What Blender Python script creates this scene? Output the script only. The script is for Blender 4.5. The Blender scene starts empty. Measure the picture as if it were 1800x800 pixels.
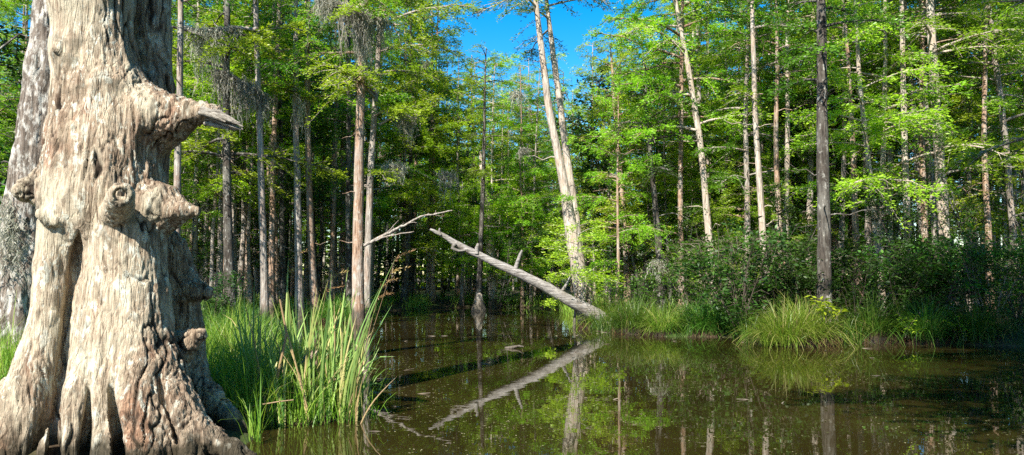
import bpy, math
import numpy as np
from math import radians, pi
SC = bpy.context.scene
COL = SC.collection
RNG = np.random.default_rng(7)

# ------------------------------------------------------------------ camera
CAM_H, F, PX_HOR = 1.6, 1413.0, 486.0
PITCH = math.atan((PX_HOR - 400.0) / F)
def ray(px, py):
    a, b = (px - 900.0) / F, (400.0 - py) / F
    return np.array([a, math.cos(PITCH) - b * math.sin(PITCH), math.sin(PITCH) + b * math.cos(PITCH)])
def P(px, py, Y):                      # point seen at that place of the photograph, Y metres away
    r = ray(px, py)
    return np.array([0, 0, CAM_H]) + r * (Y / r[1])
def W(px, py):                         # same, on the water
    r = ray(px, py)
    return (np.array([0, 0, CAM_H]) + r * (-CAM_H / r[2]))[:2]

# ------------------------------------------------------------------ mesh building
class MB:
    def __init__(s):
        s.v, s.f, s.n, s.t = [], [], 0, []
    def add(s, v, f, tint=None):       # f: (M,4) or (M,3) local indices
        v = np.asarray(v, dtype=np.float32).reshape(-1, 3)
        f = np.asarray(f, dtype=np.int32)
        s.v.append(v); s.f.append(f + s.n); s.n += len(v)
        s.t.append(np.full(len(v), 0.5, np.float32) if tint is None else np.broadcast_to(np.asarray(tint, np.float32), (len(v),)))
    def mesh(s, name, mats, smooth=True):
        me = bpy.data.meshes.new(name)
        V = np.concatenate(s.v)
        loops = np.concatenate([f.ravel() for f in s.f])
        tot = np.concatenate([np.full(len(f), f.shape[1], np.int32) for f in s.f])
        start = np.concatenate([[0], np.cumsum(tot)[:-1]]).astype(np.int32)
        me.vertices.add(len(V)); me.loops.add(len(loops)); me.polygons.add(len(tot))
        me.vertices.foreach_set('co', V.ravel())
        me.loops.foreach_set('vertex_index', loops)
        me.polygons.foreach_set('loop_start', start)
        me.polygons.foreach_set('use_smooth', np.full(len(tot), bool(smooth)))
        me.update(calc_edges=True)
        a = me.attributes.new('tint', 'FLOAT', 'POINT')
        a.data.foreach_set('value', np.concatenate(s.t).astype(np.float32))
        for m in (mats if isinstance(mats, (list, tuple)) else [mats]):
            me.materials.append(m)
        return me

def obj(name, mb, mat, parent=None, smooth=True):
    me = mb if isinstance(mb, bpy.types.Mesh) else mb.mesh(name, mat, smooth)
    o = bpy.data.objects.new(name, me); COL.objects.link(o)
    if parent is not None: o.parent = parent
    return o
def tag(o, label=None, cat=None, group=None, kind=None):
    if label: o['label'] = label
    if cat: o['category'] = cat
    if group: o['group'] = group
    if kind: o['kind'] = kind
    return o
def empty(name, loc, label, cat, group=None, rz=0):
    o = bpy.data.objects.new(name, None); COL.objects.link(o)
    o.empty_display_size = 0.2
    o.location = [float(c) for c in loc]; o.rotation_euler = (0, 0, rz)
    return tag(o, label, cat, group)
def dup(root, loc, rz, sc, label, group=None):
    r = root.copy(); COL.objects.link(r)
    r.location = [float(c) for c in loc]; r.rotation_euler = (0, 0, rz); r.scale = (sc, sc, sc)
    r['label'] = label
    if group: r['group'] = group
    elif 'group' in r: del r['group']
    for ch in list(root.children):
        c = ch.copy(); COL.objects.link(c); c.parent = r
    return r

def tube(mb, path, rad, sides=8, rough=0.0, rng=RNG, tint=0.5, cap=True, lobes=0, lobe_amp=None, disp=0.0):
    p = np.asarray(path, float); n = len(p)
    rad = np.broadcast_to(np.asarray(rad, float), (n,))
    t = np.gradient(p, axis=0); t /= np.linalg.norm(t, axis=1)[:, None] + 1e-9
    ref = np.array([1.0, 0, 0]) if abs(t[:, 0]).max() < 0.9 else (np.array([0, 0, 1.0]) if abs(t[:, 2]).max() < 0.9 else np.array([0, 1.0, 0]))
    u = np.cross(t, ref); u /= np.linalg.norm(u, axis=1)[:, None] + 1e-9
    w = np.cross(t, u)
    a = np.linspace(0, 2 * pi, sides, endpoint=False)
    R = rad[:, None] * np.ones(sides)[None]
    if rough:
        R = R * (1 + rough * rng.uniform(-1, 1, (n, sides)) + 0.6 * rough * rng.uniform(-1, 1, sides)[None])
    if lobes:
        R = R * (1 + np.asarray(lobe_amp)[:, None] * np.cos(lobes * a + rng.uniform(0, 6))[None] )
    V = p[:, None] + R[..., None] * (np.cos(a)[None, :, None] * u[:, None] + np.sin(a)[None, :, None] * w[:, None])
    if disp:
        nn = np.cos(a)[None, :, None] * u[:, None] + np.sin(a)[None, :, None] * w[:, None]
        V = V + nn * (disp * (fbm(V * [3, 3, 1.2], 3) + .5 * fbm(V * [15, 15, 2.5], 2) - .9 * np.clip(1 - 6 * abs(fbm(V * [7, 7, 1.1] + 5, 2)), 0, 1)))[..., None]
    i = np.arange(n - 1)[:, None] * sides; j = np.arange(sides)[None]; j2 = (j + 1) % sides
    f = np.stack([i + j, i + j2, i + sides + j2, i + sides + j], -1).reshape(-1, 4)
    V = V.reshape(-1, 3)
    mb.add(V, f, tint)
    if cap:
        for k, d in ((0, 1), (n - 1, -1)):
            ring = V[k * sides:(k + 1) * sides]
            c = np.vstack([ring, ring.mean(0)])
            jj = np.arange(sides); q = (jj + 1) % sides
            tri = np.stack([jj, q, np.full(sides, sides)], 1)
            if d == 1: tri = tri[:, ::-1]
            mb.add(c, tri, tint)

def norm(a): return a / (np.linalg.norm(a, axis=-1, keepdims=True) + 1e-9)

def leaves(mb, pos, d, nrm, L, Wd, tint, fold=0.0):
    """kite shaped leaves: pos base point, d direction, nrm leaf normal, L length, Wd width"""
    d = norm(d); s = norm(np.cross(d, nrm)); nn = np.cross(s, d)
    L = np.asarray(L)[:, None]; Wd = np.asarray(Wd)[:, None]
    m = pos + d * L * 0.45
    v = np.stack([pos, m + s * Wd * .5 + nn * fold * Wd, pos + d * L, m - s * Wd * .5 + nn * fold * Wd], 1).reshape(-1, 3)
    f = np.arange(len(pos) * 4).reshape(-1, 4)
    mb.add(v, f, np.repeat(tint, 4))

# ------------------------------------------------------------------ noise
_T = np.random.default_rng(11).random((64, 64, 64)).astype(np.float32)
def vnoise(p):
    p = np.asarray(p, np.float32); i = np.floor(p).astype(np.int32); f = p - i
    f = f * f * (3 - 2 * f); i0 = i & 63; i1 = (i + 1) & 63
    x0, y0, z0 = i0[..., 0], i0[..., 1], i0[..., 2]; x1, y1, z1 = i1[..., 0], i1[..., 1], i1[..., 2]
    fx, fy, fz = f[..., 0], f[..., 1], f[..., 2]
    def l(a, b, t): return a + (b - a) * t
    return l(l(l(_T[x0, y0, z0], _T[x1, y0, z0], fx), l(_T[x0, y1, z0], _T[x1, y1, z0], fx), fy),
             l(l(_T[x0, y0, z1], _T[x1, y0, z1], fx), l(_T[x0, y1, z1], _T[x1, y1, z1], fx), fy), fz) * 2 - 1
def fbm(p, o=3):
    r, a = 0, 1
    for k in range(o):
        r = r + a * vnoise(np.asarray(p) * 2 ** k + 17.3 * k); a *= .5
    return r

# ------------------------------------------------------------------ materials
def mat(name):
    m = bpy.data.materials.new(name); m.use_nodes = True
    nt = m.node_tree; nt.nodes.clear()
    return m, nt
def nd(nt, typ, **kw):
    n = nt.nodes.new(typ)
    for k, v in kw.items():
        if k.startswith('i_'):
            key = k[2:]
            n.inputs[int(key) if key.isdigit() else key.replace('_', ' ')].default_value = v
        else: setattr(n, k, v)
    return n
def ramp(nt, fac, stops, interp='LINEAR'):
    r = nt.nodes.new('ShaderNodeValToRGB'); r.color_ramp.interpolation = interp
    e = r.color_ramp.elements
    while len(e) < len(stops): e.new(0.5)
    for k, (pos, c) in enumerate(stops):
        e[k].position = pos; e[k].color = (*c, 1) if len(c) == 3 else c
    nt.links.new(fac, r.inputs[0]); return r
def mix(nt, fac, a, b, mode='MIX'):
    m = nt.nodes.new('ShaderNodeMix'); m.data_type = 'RGBA'; m.blend_type = mode
    for sock, val in ((m.inputs[0], fac), (m.inputs[6], a), (m.inputs[7], b)):
        if hasattr(val, 'is_linked') or isinstance(val, bpy.types.NodeSocket): nt.links.new(val, sock)
        else: sock.default_value = val if not isinstance(val, tuple) else ((*val, 1) if len(val) == 3 else val)
    return m.outputs[2]
def coords(nt, scale, kind='Object'):
    tc = nt.nodes.new('ShaderNodeTexCoord'); mp = nt.nodes.new('ShaderNodeMapping')
    mp.inputs['Scale'].default_value = scale
    nt.links.new(tc.outputs[kind], mp.inputs[0]); return mp.outputs[0]
def noise(nt, vec, scale=1.0, detail=4, rough=.55, dist=0.0):
    n = nd(nt, 'ShaderNodeTexNoise', i_Scale=scale, i_Detail=detail, i_Roughness=rough, i_Distortion=dist)
    nt.links.new(vec, n.inputs['Vector']); return n.outputs[0]
def finish(nt, color, rough=.9, bump=None, strength=.5, dist=.02, spec=.2):
    b = nd(nt, 'ShaderNodeBsdfPrincipled'); o = nd(nt, 'ShaderNodeOutputMaterial')
    b.inputs['Roughness'].default_value = rough
    b.inputs['Specular IOR Level'].default_value = spec
    nt.links.new(color, b.inputs['Base Color'])
    if bump is not None:
        bp = nd(nt, 'ShaderNodeBump', i_Strength=strength, i_Distance=dist)
        nt.links.new(bump, bp.inputs['Height']); nt.links.new(bp.outputs[0], b.inputs['Normal'])
    nt.links.new(b.outputs[0], o.inputs[0]); return b

def bark(name, dark, mid, pale, patch, patch_amt=.55, stretch=9, seed=0.0, psc=1.0):
    m, nt = mat(name)
    oi = nd(nt, 'ShaderNodeObjectInfo')
    tc = nd(nt, 'ShaderNodeTexCoord')
    off = nd(nt, 'ShaderNodeVectorMath', operation='ADD'); cb = nd(nt, 'ShaderNodeCombineXYZ')
    mlt = nd(nt, 'ShaderNodeMath', operation='MULTIPLY'); mlt.inputs[1].default_value = 37
    nt.links.new(oi.outputs['Random'], mlt.inputs[0]); nt.links.new(mlt.outputs[0], cb.inputs[2])
    nt.links.new(tc.outputs['Object'], off.inputs[0]); nt.links.new(cb.outputs[0], off.inputs[1])
    def sc(s):
        mp = nd(nt, 'ShaderNodeMapping'); mp.inputs['Scale'].default_value = s
        nt.links.new(off.outputs[0], mp.inputs[0]); return mp.outputs[0]
    n1 = noise(nt, sc((stretch, stretch, 1.1)), 2.2, 5, .65)
    n2 = noise(nt, sc((psc, psc, .45 * psc)), 3.0, 5, .65)
    n3 = noise(nt, sc((1, 1, .6)), 9.0, 4, .65)
    c = ramp(nt, n1, [(.3, dark), (.5, mid), (.7, pale)]).outputs[0]
    f = ramp(nt, n2, [(.48, (0, 0, 0)), (.62, (1, 1, 1))]).outputs[0]
    f2 = nd(nt, 'ShaderNodeMath', operation='MULTIPLY', i_1=patch_amt); nt.links.new(f, f2.inputs[0])
    c = mix(nt, f2.outputs[0], c, patch)
    g = ramp(nt, n3, [(.57, (0, 0, 0)), (.64, (1, 1, 1))]).outputs[0]
    g2 = nd(nt, 'ShaderNodeMath', operation='MULTIPLY', i_1=.55); nt.links.new(g, g2.inputs[0])
    c = mix(nt, g2.outputs[0], c, (.42, .41, .36))
    ge = nd(nt, 'ShaderNodeNewGeometry'); sz = nd(nt, 'ShaderNodeSeparateXYZ'); nt.links.new(ge.outputs['Position'], sz.inputs[0])
    av = nd(nt, 'ShaderNodeMath', operation='MULTIPLY_ADD', i_1=-.8); nt.links.new(n2, av.inputs[0]); nt.links.new(sz.outputs[2], av.inputs[2])
    ws = ramp(nt, av.outputs[0], [(.0, (.8, .8, .8)), (.25, (0, 0, 0))]).outputs[0]
    c = mix(nt, ws, c, (.05, .042, .03))           # flood stain round the foot
    finish(nt, c, .92, n1, 1.0, .05)
    return m

def leafmat(name, cols, trans=.4, rough=.42, tr_mul=(1.15, 1.25, .45)):
    m, nt = mat(name)
    at = nd(nt, 'ShaderNodeAttribute', attribute_name='tint')
    oi = nd(nt, 'ShaderNodeObjectInfo')
    k = len(cols)
    c = ramp(nt, at.outputs['Fac'], [(i / (k - 1), cc) for i, cc in enumerate(cols)]).outputs[0]
    hv = nd(nt, 'ShaderNodeHueSaturation')
    mr = nd(nt, 'ShaderNodeMapRange', i_3=.72, i_4=1.22); nt.links.new(oi.outputs['Random'], mr.inputs[0])
    mh = nd(nt, 'ShaderNodeMapRange', i_3=.480, i_4=.516); nt.links.new(oi.outputs['Random'], mh.inputs[0])
    nt.links.new(mr.outputs[0], hv.inputs['Value']); nt.links.new(mh.outputs[0], hv.inputs['Hue']); nt.links.new(c, hv.inputs['Color'])
    b = nd(nt, 'ShaderNodeBsdfPrincipled'); b.inputs['Roughness'].default_value = rough
    b.inputs['Specular IOR Level'].default_value = .35
    nt.links.new(hv.outputs[0], b.inputs['Base Color'])
    t = nd(nt, 'ShaderNodeBsdfTranslucent')
    tm = mix(nt, 1.0, hv.outputs[0], tuple(x for x in tr_mul), 'MULTIPLY'); nt.links.new(tm, t.inputs[0])
    ms = nd(nt, 'ShaderNodeMixShader', i_0=trans)
    nt.links.new(b.outputs[0], ms.inputs[1]); nt.links.new(t.outputs[0], ms.inputs[2])
    o = nd(nt, 'ShaderNodeOutputMaterial'); nt.links.new(ms.outputs[0], o.inputs[0])
    return m
# ------------------------------------------------------------------ light
SUN_EL, SUN_AZ = radians(43), math.atan2(-.46, -.888)      # sun stands behind and left of the camera
sd = np.array([math.cos(SUN_EL) * math.sin(SUN_AZ), math.cos(SUN_EL) * math.cos(SUN_AZ), math.sin(SUN_EL)])
world = bpy.data.worlds.new('World'); SC.world = world; world.use_nodes = True
wn = world.node_tree; wn.nodes.clear()
sky = nd(wn, 'ShaderNodeTexSky', sky_type='NISHITA', sun_disc=False, sun_elevation=SUN_EL, sun_rotation=SUN_AZ % (2 * pi))
sky.air_density, sky.dust_density, sky.ozone_density = 1.0, .2, 2.2
hs = nd(wn, 'ShaderNodeHueSaturation'); hs.inputs['Saturation'].default_value = 1.55
bg = nd(wn, 'ShaderNodeBackground'); bg.inputs[1].default_value = .095
wo = nd(wn, 'ShaderNodeOutputWorld')
wn.links.new(sky.outputs[0], hs.inputs['Color']); wn.links.new(hs.outputs[0], bg.inputs[0]); wn.links.new(bg.outputs[0], wo.inputs[0])
from mathutils import Vector
sl = bpy.data.lights.new('sun', 'SUN'); sl.energy = 5.0; sl.angle = radians(.5); sl.color = (1, .95, .86)
so = bpy.data.objects.new('sun', sl); COL.objects.link(so)
so.location = (-20, -20, 30); so.rotation_euler = Vector(sd.tolist()).to_track_quat('Z', 'Y').to_euler()

cd = bpy.data.cameras.new('camera'); cd.sensor_width = 36; cd.sensor_fit = 'HORIZONTAL'; cd.lens = 36 * F / 1800
cd.clip_end = 2000; cd.clip_start = .05
co = bpy.data.objects.new('camera', cd); COL.objects.link(co)
co.location = (0, 0, CAM_H); co.rotation_euler = (pi / 2 + PITCH, 0, 0)
SC.camera = co
SC.view_settings.view_transform = 'Standard'; SC.view_settings.look = 'None'
SC.view_settings.exposure = 1.42; SC.view_settings.gamma = 1
SC.cycles.max_bounces = 12; SC.cycles.transmission_bounces = 4; SC.cycles.diffuse_bounces = 6; SC.cycles.glossy_bounces = 4
SC.cycles.use_denoising = False
SC.cycles.use_adaptive_sampling = True; SC.cycles.adaptive_threshold = .01

# ------------------------------------------------------------------ pond outline, ground, water
shore_px = [(435, 782), (440, 752), (480, 746), (540, 749), (600, 745), (642, 735), (648, 715), (600, 655), (520, 612), (470, 588), (440, 574), (446, 560),
            (560, 552), (660, 548), (760, 543), (830, 540), (905, 540), (985, 545), (1010, 560), (1045, 581), (1150, 591), (1300, 594),
            (1320, 605), (1410, 608), (1500, 605), (1530, 598), (1620, 603), (1700, 607), (1820, 610), (2000, 618)]
POND = np.array([W(*q) for q in shore_px] + [(45, 18), (45, -14), (-7, -14), (-6.5, 6.6), (-4.2, 6.9)])
def sdist(q):                          # signed distance to the pond edge, positive on land
    q = np.asarray(q, float).reshape(-1, 2)
    a = POND; b = np.roll(POND, -1, 0)
    best = np.full(len(q), 1e9); inside = np.zeros(len(q), bool)
    for (ax, ay), (bx, by) in zip(a, b):
        ex, ey = bx - ax, by - ay
        t = np.clip(((q[:, 0] - ax) * ex + (q[:, 1] - ay) * ey) / (ex * ex + ey * ey + 1e-12), 0, 1)
        best = np.minimum(best, (q[:, 0] - ax - t * ex) ** 2 + (q[:, 1] - ay - t * ey) ** 2)
        c = (ay > q[:, 1]) != (by > q[:, 1])
        inside ^= c & (q[:, 0] < ex * (q[:, 1] - ay) / (ey + 1e-12) + ax)
    d = np.sqrt(best); return np.where(inside, -d, d)
def ground_z(q):
    q = np.asarray(q, float).reshape(-1, 2)
    d = sdist(q) + .18 * vnoise(np.column_stack([q * 1.3, np.zeros(len(q))]))
    land = .04 + .22 * (1 - np.exp(-np.maximum(d, 0) / .8)) + .08 * vnoise(np.column_stack([q * .5, np.full(len(q), 3.)])) * np.clip(d, 0, 1)
    wet = -.8 * (1 - np.exp(np.minimum(d, 0) / .7))
    return np.where(d > 0, land, wet)
def gz(x, y): return float(ground_z([(x, y)])[0])

xs = np.concatenate([[-600, -300, -150, -90, -60, -45], np.arange(-35, 50, .45), [55, 65, 90, 150, 300, 600]])
ys = np.concatenate([[-600, -200, -60, -25], np.arange(-14, 62, .45), [66, 75, 90, 110, 150, 300, 600, 1200]])
gx, gy = np.meshgrid(xs, ys, indexing='ij'); Q = np.column_stack([gx.ravel(), gy.ravel()])
mb = MB(); ny = len(ys)
i, j = np.meshgrid(np.arange(len(xs) - 1), np.arange(ny - 1), indexing='ij'); i = i.ravel(); j = j.ravel()
mb.add(np.column_stack([Q, ground_z(Q)]), np.stack([i * ny + j, (i + 1) * ny + j, (i + 1) * ny + j + 1, i * ny + j + 1], 1))
m, nt = mat('forest_floor')
v = coords(nt, (1, 1, 1)); n1 = noise(nt, v, .8, 5, .6); n2 = noise(nt, v, 14, 4, .7)
c = ramp(nt, n2, [(.3, (.018, .012, .007)), (.55, (.06, .042, .024)), (.75, (.12, .085, .05))]).outputs[0]
g = ramp(nt, n1, [(.45, (0, 0, 0)), (.6, (1, 1, 1))]).outputs[0]
c = mix(nt, g, c, (.035, .06, .012)); finish(nt, c, .95, n2, .8, .05)
tag(obj('ground', mb, m), kind='structure')

mb = MB(); mb.add([(-60, -16, 0), (70, -16, 0), (70, 70, 0), (-60, 70, 0)], [[0, 1, 2, 3]])
m, nt = mat('swamp_water')
v = coords(nt, (1, 1, 1))
n = noise(nt, v, .35, 3, .5); c = ramp(nt, n, [(.3, (.013, .010, .0025)), (.7, (.030, .0225, .006))]).outputs[0]
v2 = coords(nt, (1, 1.6, 1)); w1 = noise(nt, v2, 1.1, 2, .5); w2 = noise(nt, v2, 6, 2, .5)
ww = nd(nt, 'ShaderNodeMath', operation='MULTIPLY_ADD', i_1=.10); nt.links.new(w2, ww.inputs[0]); nt.links.new(w1, ww.inputs[2])
b = finish(nt, c, .0, ww.outputs[0], .03, .05, .5); b.inputs['IOR'].default_value = 1.42
tag(obj('water', mb, m), kind='structure')
# ------------------------------------------------------------------ the big old trunk: blended solid, meshed by surface nets
class Solid:
    def __init__(s, lo, hi, h):
        s.lo = np.array(lo, np.float32); s.h = h
        s.dim = np.ceil((np.array(hi) - s.lo) / h).astype(int) + 1
        s.d = np.full(s.dim, .5, np.float32)
    def box(s, lo, hi):
        a = np.clip(np.floor((np.array(lo) - s.lo) / s.h).astype(int), 0, s.dim); b = np.clip(np.ceil((np.array(hi) - s.lo) / s.h).astype(int) + 1, 0, s.dim)
        sl = tuple(slice(x, y) for x, y in zip(a, b))
        ax = [s.lo[k] + s.h * np.arange(a[k], b[k], dtype=np.float32) for k in range(3)]
        return sl, ax[0][:, None, None], ax[1][None, :, None], ax[2][None, None, :]
    def cap(s, a, b, ra, rb, k=.06, cut=False):
        a = np.array(a, np.float32); b = np.array(b, np.float32); R = max(ra, rb) + 4 * k + .05
        sl, x, y, z = s.box(np.minimum(a, b) - R, np.maximum(a, b) + R)
        ab = b - a; L2 = float(ab @ ab) + 1e-9
        t = np.clip(((x - a[0]) * ab[0] + (y - a[1]) * ab[1] + (z - a[2]) * ab[2]) / L2, 0, 1)
        q = np.sqrt((x - a[0] - t * ab[0]) ** 2 + (y - a[1] - t * ab[1]) ** 2 + (z - a[2] - t * ab[2]) ** 2) - (ra + t * (rb - ra))
        d = s.d[sl]
        if cut:
            h = np.clip(.5 - .5 * (d + q) / k, 0, 1); s.d[sl] = d * (1 - h) - q * h + k * h * (1 - h)
        else:
            h = np.clip(.5 + .5 * (d - q) / k, 0, 1); s.d[sl] = d * (1 - h) + q * h - k * h * (1 - h)
    def mesh(s):
        d = s.d; n = s.dim; neg = d < 0
        cnt = np.zeros(n - 1, np.uint8)
        C = [(i, j, k) for i in (0, 1) for j in (0, 1) for k in (0, 1)]
        for i, j, k in C: cnt += neg[i:n[0] - 1 + i, j:n[1] - 1 + j, k:n[2] - 1 + k]
        I = np.argwhere((cnt > 0) & (cnt < 8)); M = len(I)
        val = np.stack([d[I[:, 0] + i, I[:, 1] + j, I[:, 2] + k] for i, j, k in C], 1)
        acc = np.zeros((M, 3), np.float32); num = np.zeros(M, np.float32); Ca = np.array(C, np.float32)
        for p in range(8):
            for q in range(p + 1, 8):
                if abs(Ca[p] - Ca[q]).sum() != 1: continue
                c = (val[:, p] < 0) != (val[:, q] < 0)
                t = np.where(c, val[:, p] / (val[:, p] - val[:, q] + 1e-12), 0)[:, None]
                acc += np.where(c[:, None], Ca[p] + t * (Ca[q] - Ca[p]), 0); num += c
        V = (I + acc / num[:, None]) * s.h + s.lo
        idx = np.full(n - 1, -1, np.int32); idx[I[:, 0], I[:, 1], I[:, 2]] = np.arange(M)
        F = []
        for ax in range(3):
            e = np.eye(3, dtype=int)[ax]; u, w = [(1, 2), (2, 0), (0, 1)][ax]
            A = neg[tuple(slice(0, n[k] - e[k]) for k in range(3))]; B = neg[tuple(slice(e[k], n[k]) for k in range(3))]
            E = np.argwhere(A != B); E = E[(E[:, u] > 0) & (E[:, w] > 0) & (E[:, u] < n[u] - 1) & (E[:, w] < n[w] - 1)]
            du = np.eye(3, dtype=int)[u]; dw = np.eye(3, dtype=int)[w]
            g = lambda o: idx[tuple((E - o).T)]
            qd = np.stack([g(du + dw), g(dw), g(0 * du), g(du)], 1)
            fl = A[tuple(E.T)]
            qd[~fl] = qd[~fl][:, ::-1]; F.append(qd)
        return V.astype(np.float32), np.concatenate(F)
def vnormals(V, Fq):
    n = np.cross(V[Fq[:, 2]] - V[Fq[:, 0]], V[Fq[:, 3]] - V[Fq[:, 1]]); N = np.zeros_like(V)
    for k in range(4): np.add.at(N, Fq[:, k], n)
    return norm(N)

Y0 = 7.75
S = Solid((-5.6, 6.2, -.5), (-2.2, 9.0, 4.55), .013)
def chain(pts, k=.06, cut=False):      # (px, py, radius in px, metres nearer/farther)
    q = [(P(a, b, Y0 + dy), r * (Y0 + dy) / F) for a, b, r, dy in pts]
    for (p0, r0), (p1, r1) in zip(q[:-1], q[1:]): S.cap(p0, p1, r0, r1, k, cut)
chain([(156, -110, 66, 0), (160, 0, 66, 0), (166, 100, 66, 0), (182, 180, 78, 0), (184, 250, 90, 0), (184, 310, 97, 0), (185, 350, 100, .0), (184, 390, 96, .02), (180, 450, 80, .05), (178, 520, 76, .08), (176, 600, 80, .1), (180, 700, 100, .12), (180, 860, 120, .12)], .09)
chain([(262, -110, 40, .58), (262, 60, 38, .58), (264, 150, 38, .48), (256, 240, 40, .28), (230, 330, 50, .1)], .06)     # rear stem
chain([(216, 212, 78, .08), (256, 214, 64, .02), (300, 206, 38, -.04), (340, 200, 20, -.1), (360, 197, 15, -.12), (374, 198, 15, -.13)], .09)          # limb shoulder
chain([(150, 325, 88, -.0), (88, 330, 40, -.08), (56, 334, 16, -.16), (44, 335, 16, -.2), (38, 337, 15, -.22)], .06)            # knots
chain([(135, 355, 60, -.16), (104, 374, 21, -.40), (88, 380, 12, -.50), (74, 376, 7, -.54)], .06)
chain([(114, 384, 13, -.44), (100, 390, 7, -.54)], .04)
chain([(92, 368, 9, -.44), (82, 370, 6, -.52)], .02)
chain([(200, 398, 34, -.26), (206, 376, 24, -.48), (211, 354, 20, -.70), (213, 343, 20, -.78)], .05)
chain([(214, 341, 15, -1.1), (212, 344, 11, -.60)], .012, True)
chain([(228, 372, 86, -.04), (276, 366, 44, -.14), (318, 370, 17, -.22), (343, 371, 8, -.25)], .07)
chain([(110, 90, 14, -.28), (104, 85, 9, -.36)], .05)                                                                          # small bump
# buttresses and roots
chain([(104, 395, 34, -.3), (88, 470, 27, -.38), (82, 560, 28, -.42), (66, 640, 36, -.46), (42, 720, 44, -.5), (8, 805, 50, -.6), (-15, 850, 50, -.65)], .035)
chain([(205, 470, 62, -.2), (178, 560, 46, -.34), (160, 640, 32, -.5), (136, 715, 30, -.6), (110, 790, 36, -.66), (100, 850, 42, -.7)], .035)
chain([(192, 560, 32, -.44), (180, 650, 24, -.56), (174, 730, 21, -.64), (174, 800, 24, -.68), (175, 850, 30, -.7)], .025)
chain([(222, 420, 62, -.22), (232, 520, 58, -.26), (238, 600, 54, -.34), (248, 690, 52, -.48), (252, 800, 62, -.58), (252, 850, 66, -.6)], .04)
chain([(252, 560, 44, -.2), (282, 650, 36, -.34), (312, 710, 32, -.44), (350, 762, 27, -.5), (405, 793, 18, -.5), (440, 815, 16, -.5)], .04)
chain([(300, 690, 27, -.5), (320, 750, 24, -.58), (336, 810, 26, -.62)], .025)
chain([(285, 440, 40, .7), (296, 500, 46, .8), (312, 590, 42, .85), (328, 660, 34, .8), (362, 705, 25, .6), (400, 730, 18, .45), (415, 760, 19, .4)], .06)
chain([(30, 700, 40, .2), (0, 740, 40, .2), (-30, 790, 36, .1)], .06)
chain([(285, 495, 44, .78), (325, 506, 26, .72), (350, 512, 15, .66), (363, 514, 12, .64)], .06)                                # rear knot
chain([(262, 645, 48, .12), (306, 618, 30, .06), (334, 598, 18, -.06), (354, 589, 10, -.12)], .035)          # pale cut stub
# grooves and hollows
def gouge(pts, k=.03):                  # (px, py, radius, depth): a slot cut in from the front
    p = np.array(pts, float); n = int(abs(p[-1, 1] - p[0, 1]) / 2.5) + 2; t = np.linspace(0, 1, len(p)); tt = np.linspace(0, 1, n)
    for x, y, r, d in np.column_stack([np.interp(tt, t, p[:, c]) for c in range(4)]):
        S.cap(P(x, y, Y0 - 1.3), P(x, y, Y0 + d), r * 1.15 * (Y0 - .8) / F, r * .55 * (Y0 + d) / F, k, True)
gouge([(140, 405, 2, -.5), (138, 425, 9, -.34), (133, 450, 14, -.32), (131, 475, 16, -.32), (126, 500, 11, -.34), (118, 550, 9, -.32), (111, 600, 7, -.38), (106, 650, 7, -.44), (100, 720, 10, -.48), (95, 790, 13, -.5), (93, 850, 15, -.5)])
gouge([(160, 620, .5, -.74), (156, 680, 1.5, -.68), (154, 725, 3.5, -.62), (151, 760, 7, -.58), (147, 800, 9, -.56), (145, 850, 10, -.55)], .035)
gouge([(193, 600, .5, -.74), (195, 665, 1.5, -.68), (198, 712, 3.5, -.6), (204, 750, 9, -.54), (211, 800, 12, -.52), (214, 850, 13, -.5)], .035)
gouge([(276, 640, 1, -.56), (286, 690, 2, -.58), (298, 735, 3, -.6), (312, 780, 3, -.6)], .03)
S.d[:, :, -1] = .1                    # close the top
V, Fq = S.mesh(); N = vnormals(V, Fq)
big = fbm(np.column_stack([V[:, :2] * 5, V[:, 2] * 1.4]), 3) * .022
wob = np.column_stack([V[:, :2] + .05 * vnoise(V * 2.2)[:, None] + .02 * vnoise(V * 7)[:, None], V[:, 2]])
fib = fbm(wob * [17, 17, 1.5], 3); fine = 1 - 2 * abs(fbm(wob * [30, 30, 2.4], 2))
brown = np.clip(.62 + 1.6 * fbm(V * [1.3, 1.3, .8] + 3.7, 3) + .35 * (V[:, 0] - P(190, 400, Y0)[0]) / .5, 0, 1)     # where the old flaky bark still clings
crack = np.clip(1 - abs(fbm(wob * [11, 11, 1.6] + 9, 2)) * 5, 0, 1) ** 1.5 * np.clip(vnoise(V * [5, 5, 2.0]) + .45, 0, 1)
plate = np.round(fbm(np.column_stack([V[:, :2] * 10, V[:, 2] * 4]) + 4, 3) * 4) / 4
lump = fbm(V * 13, 2)
V = V + N * (.7 * big + fib * (.007 + .007 * brown) + fine * (.005 + .005 * brown) - crack * (.012 + .03 * brown) + plate * (.003 + .012 * brown) + lump * .002)[:, None]
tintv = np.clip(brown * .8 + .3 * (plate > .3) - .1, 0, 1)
mb = MB(); mb.add(V, Fq, tintv)
top = P(160, -105, Y0); top2 = P(258, -105, Y0 + .58)
hp = np.array([top + np.array([-.02 * k, .03 * k, k * .9]) for k in np.arange(-.2, 9)])
tube(mb, hp, np.linspace(.385, .17, len(hp)), 20, .05)
hp2 = np.array([top2 + np.array([.05 * k, .04 * k, k * .9]) for k in np.arange(-.2, 6)])
tube(mb, hp2, np.linspace(.22, .09, len(hp2)), 14, .06)
base = np.array([*P(185, 780, Y0)[:2], 0.0])

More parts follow.
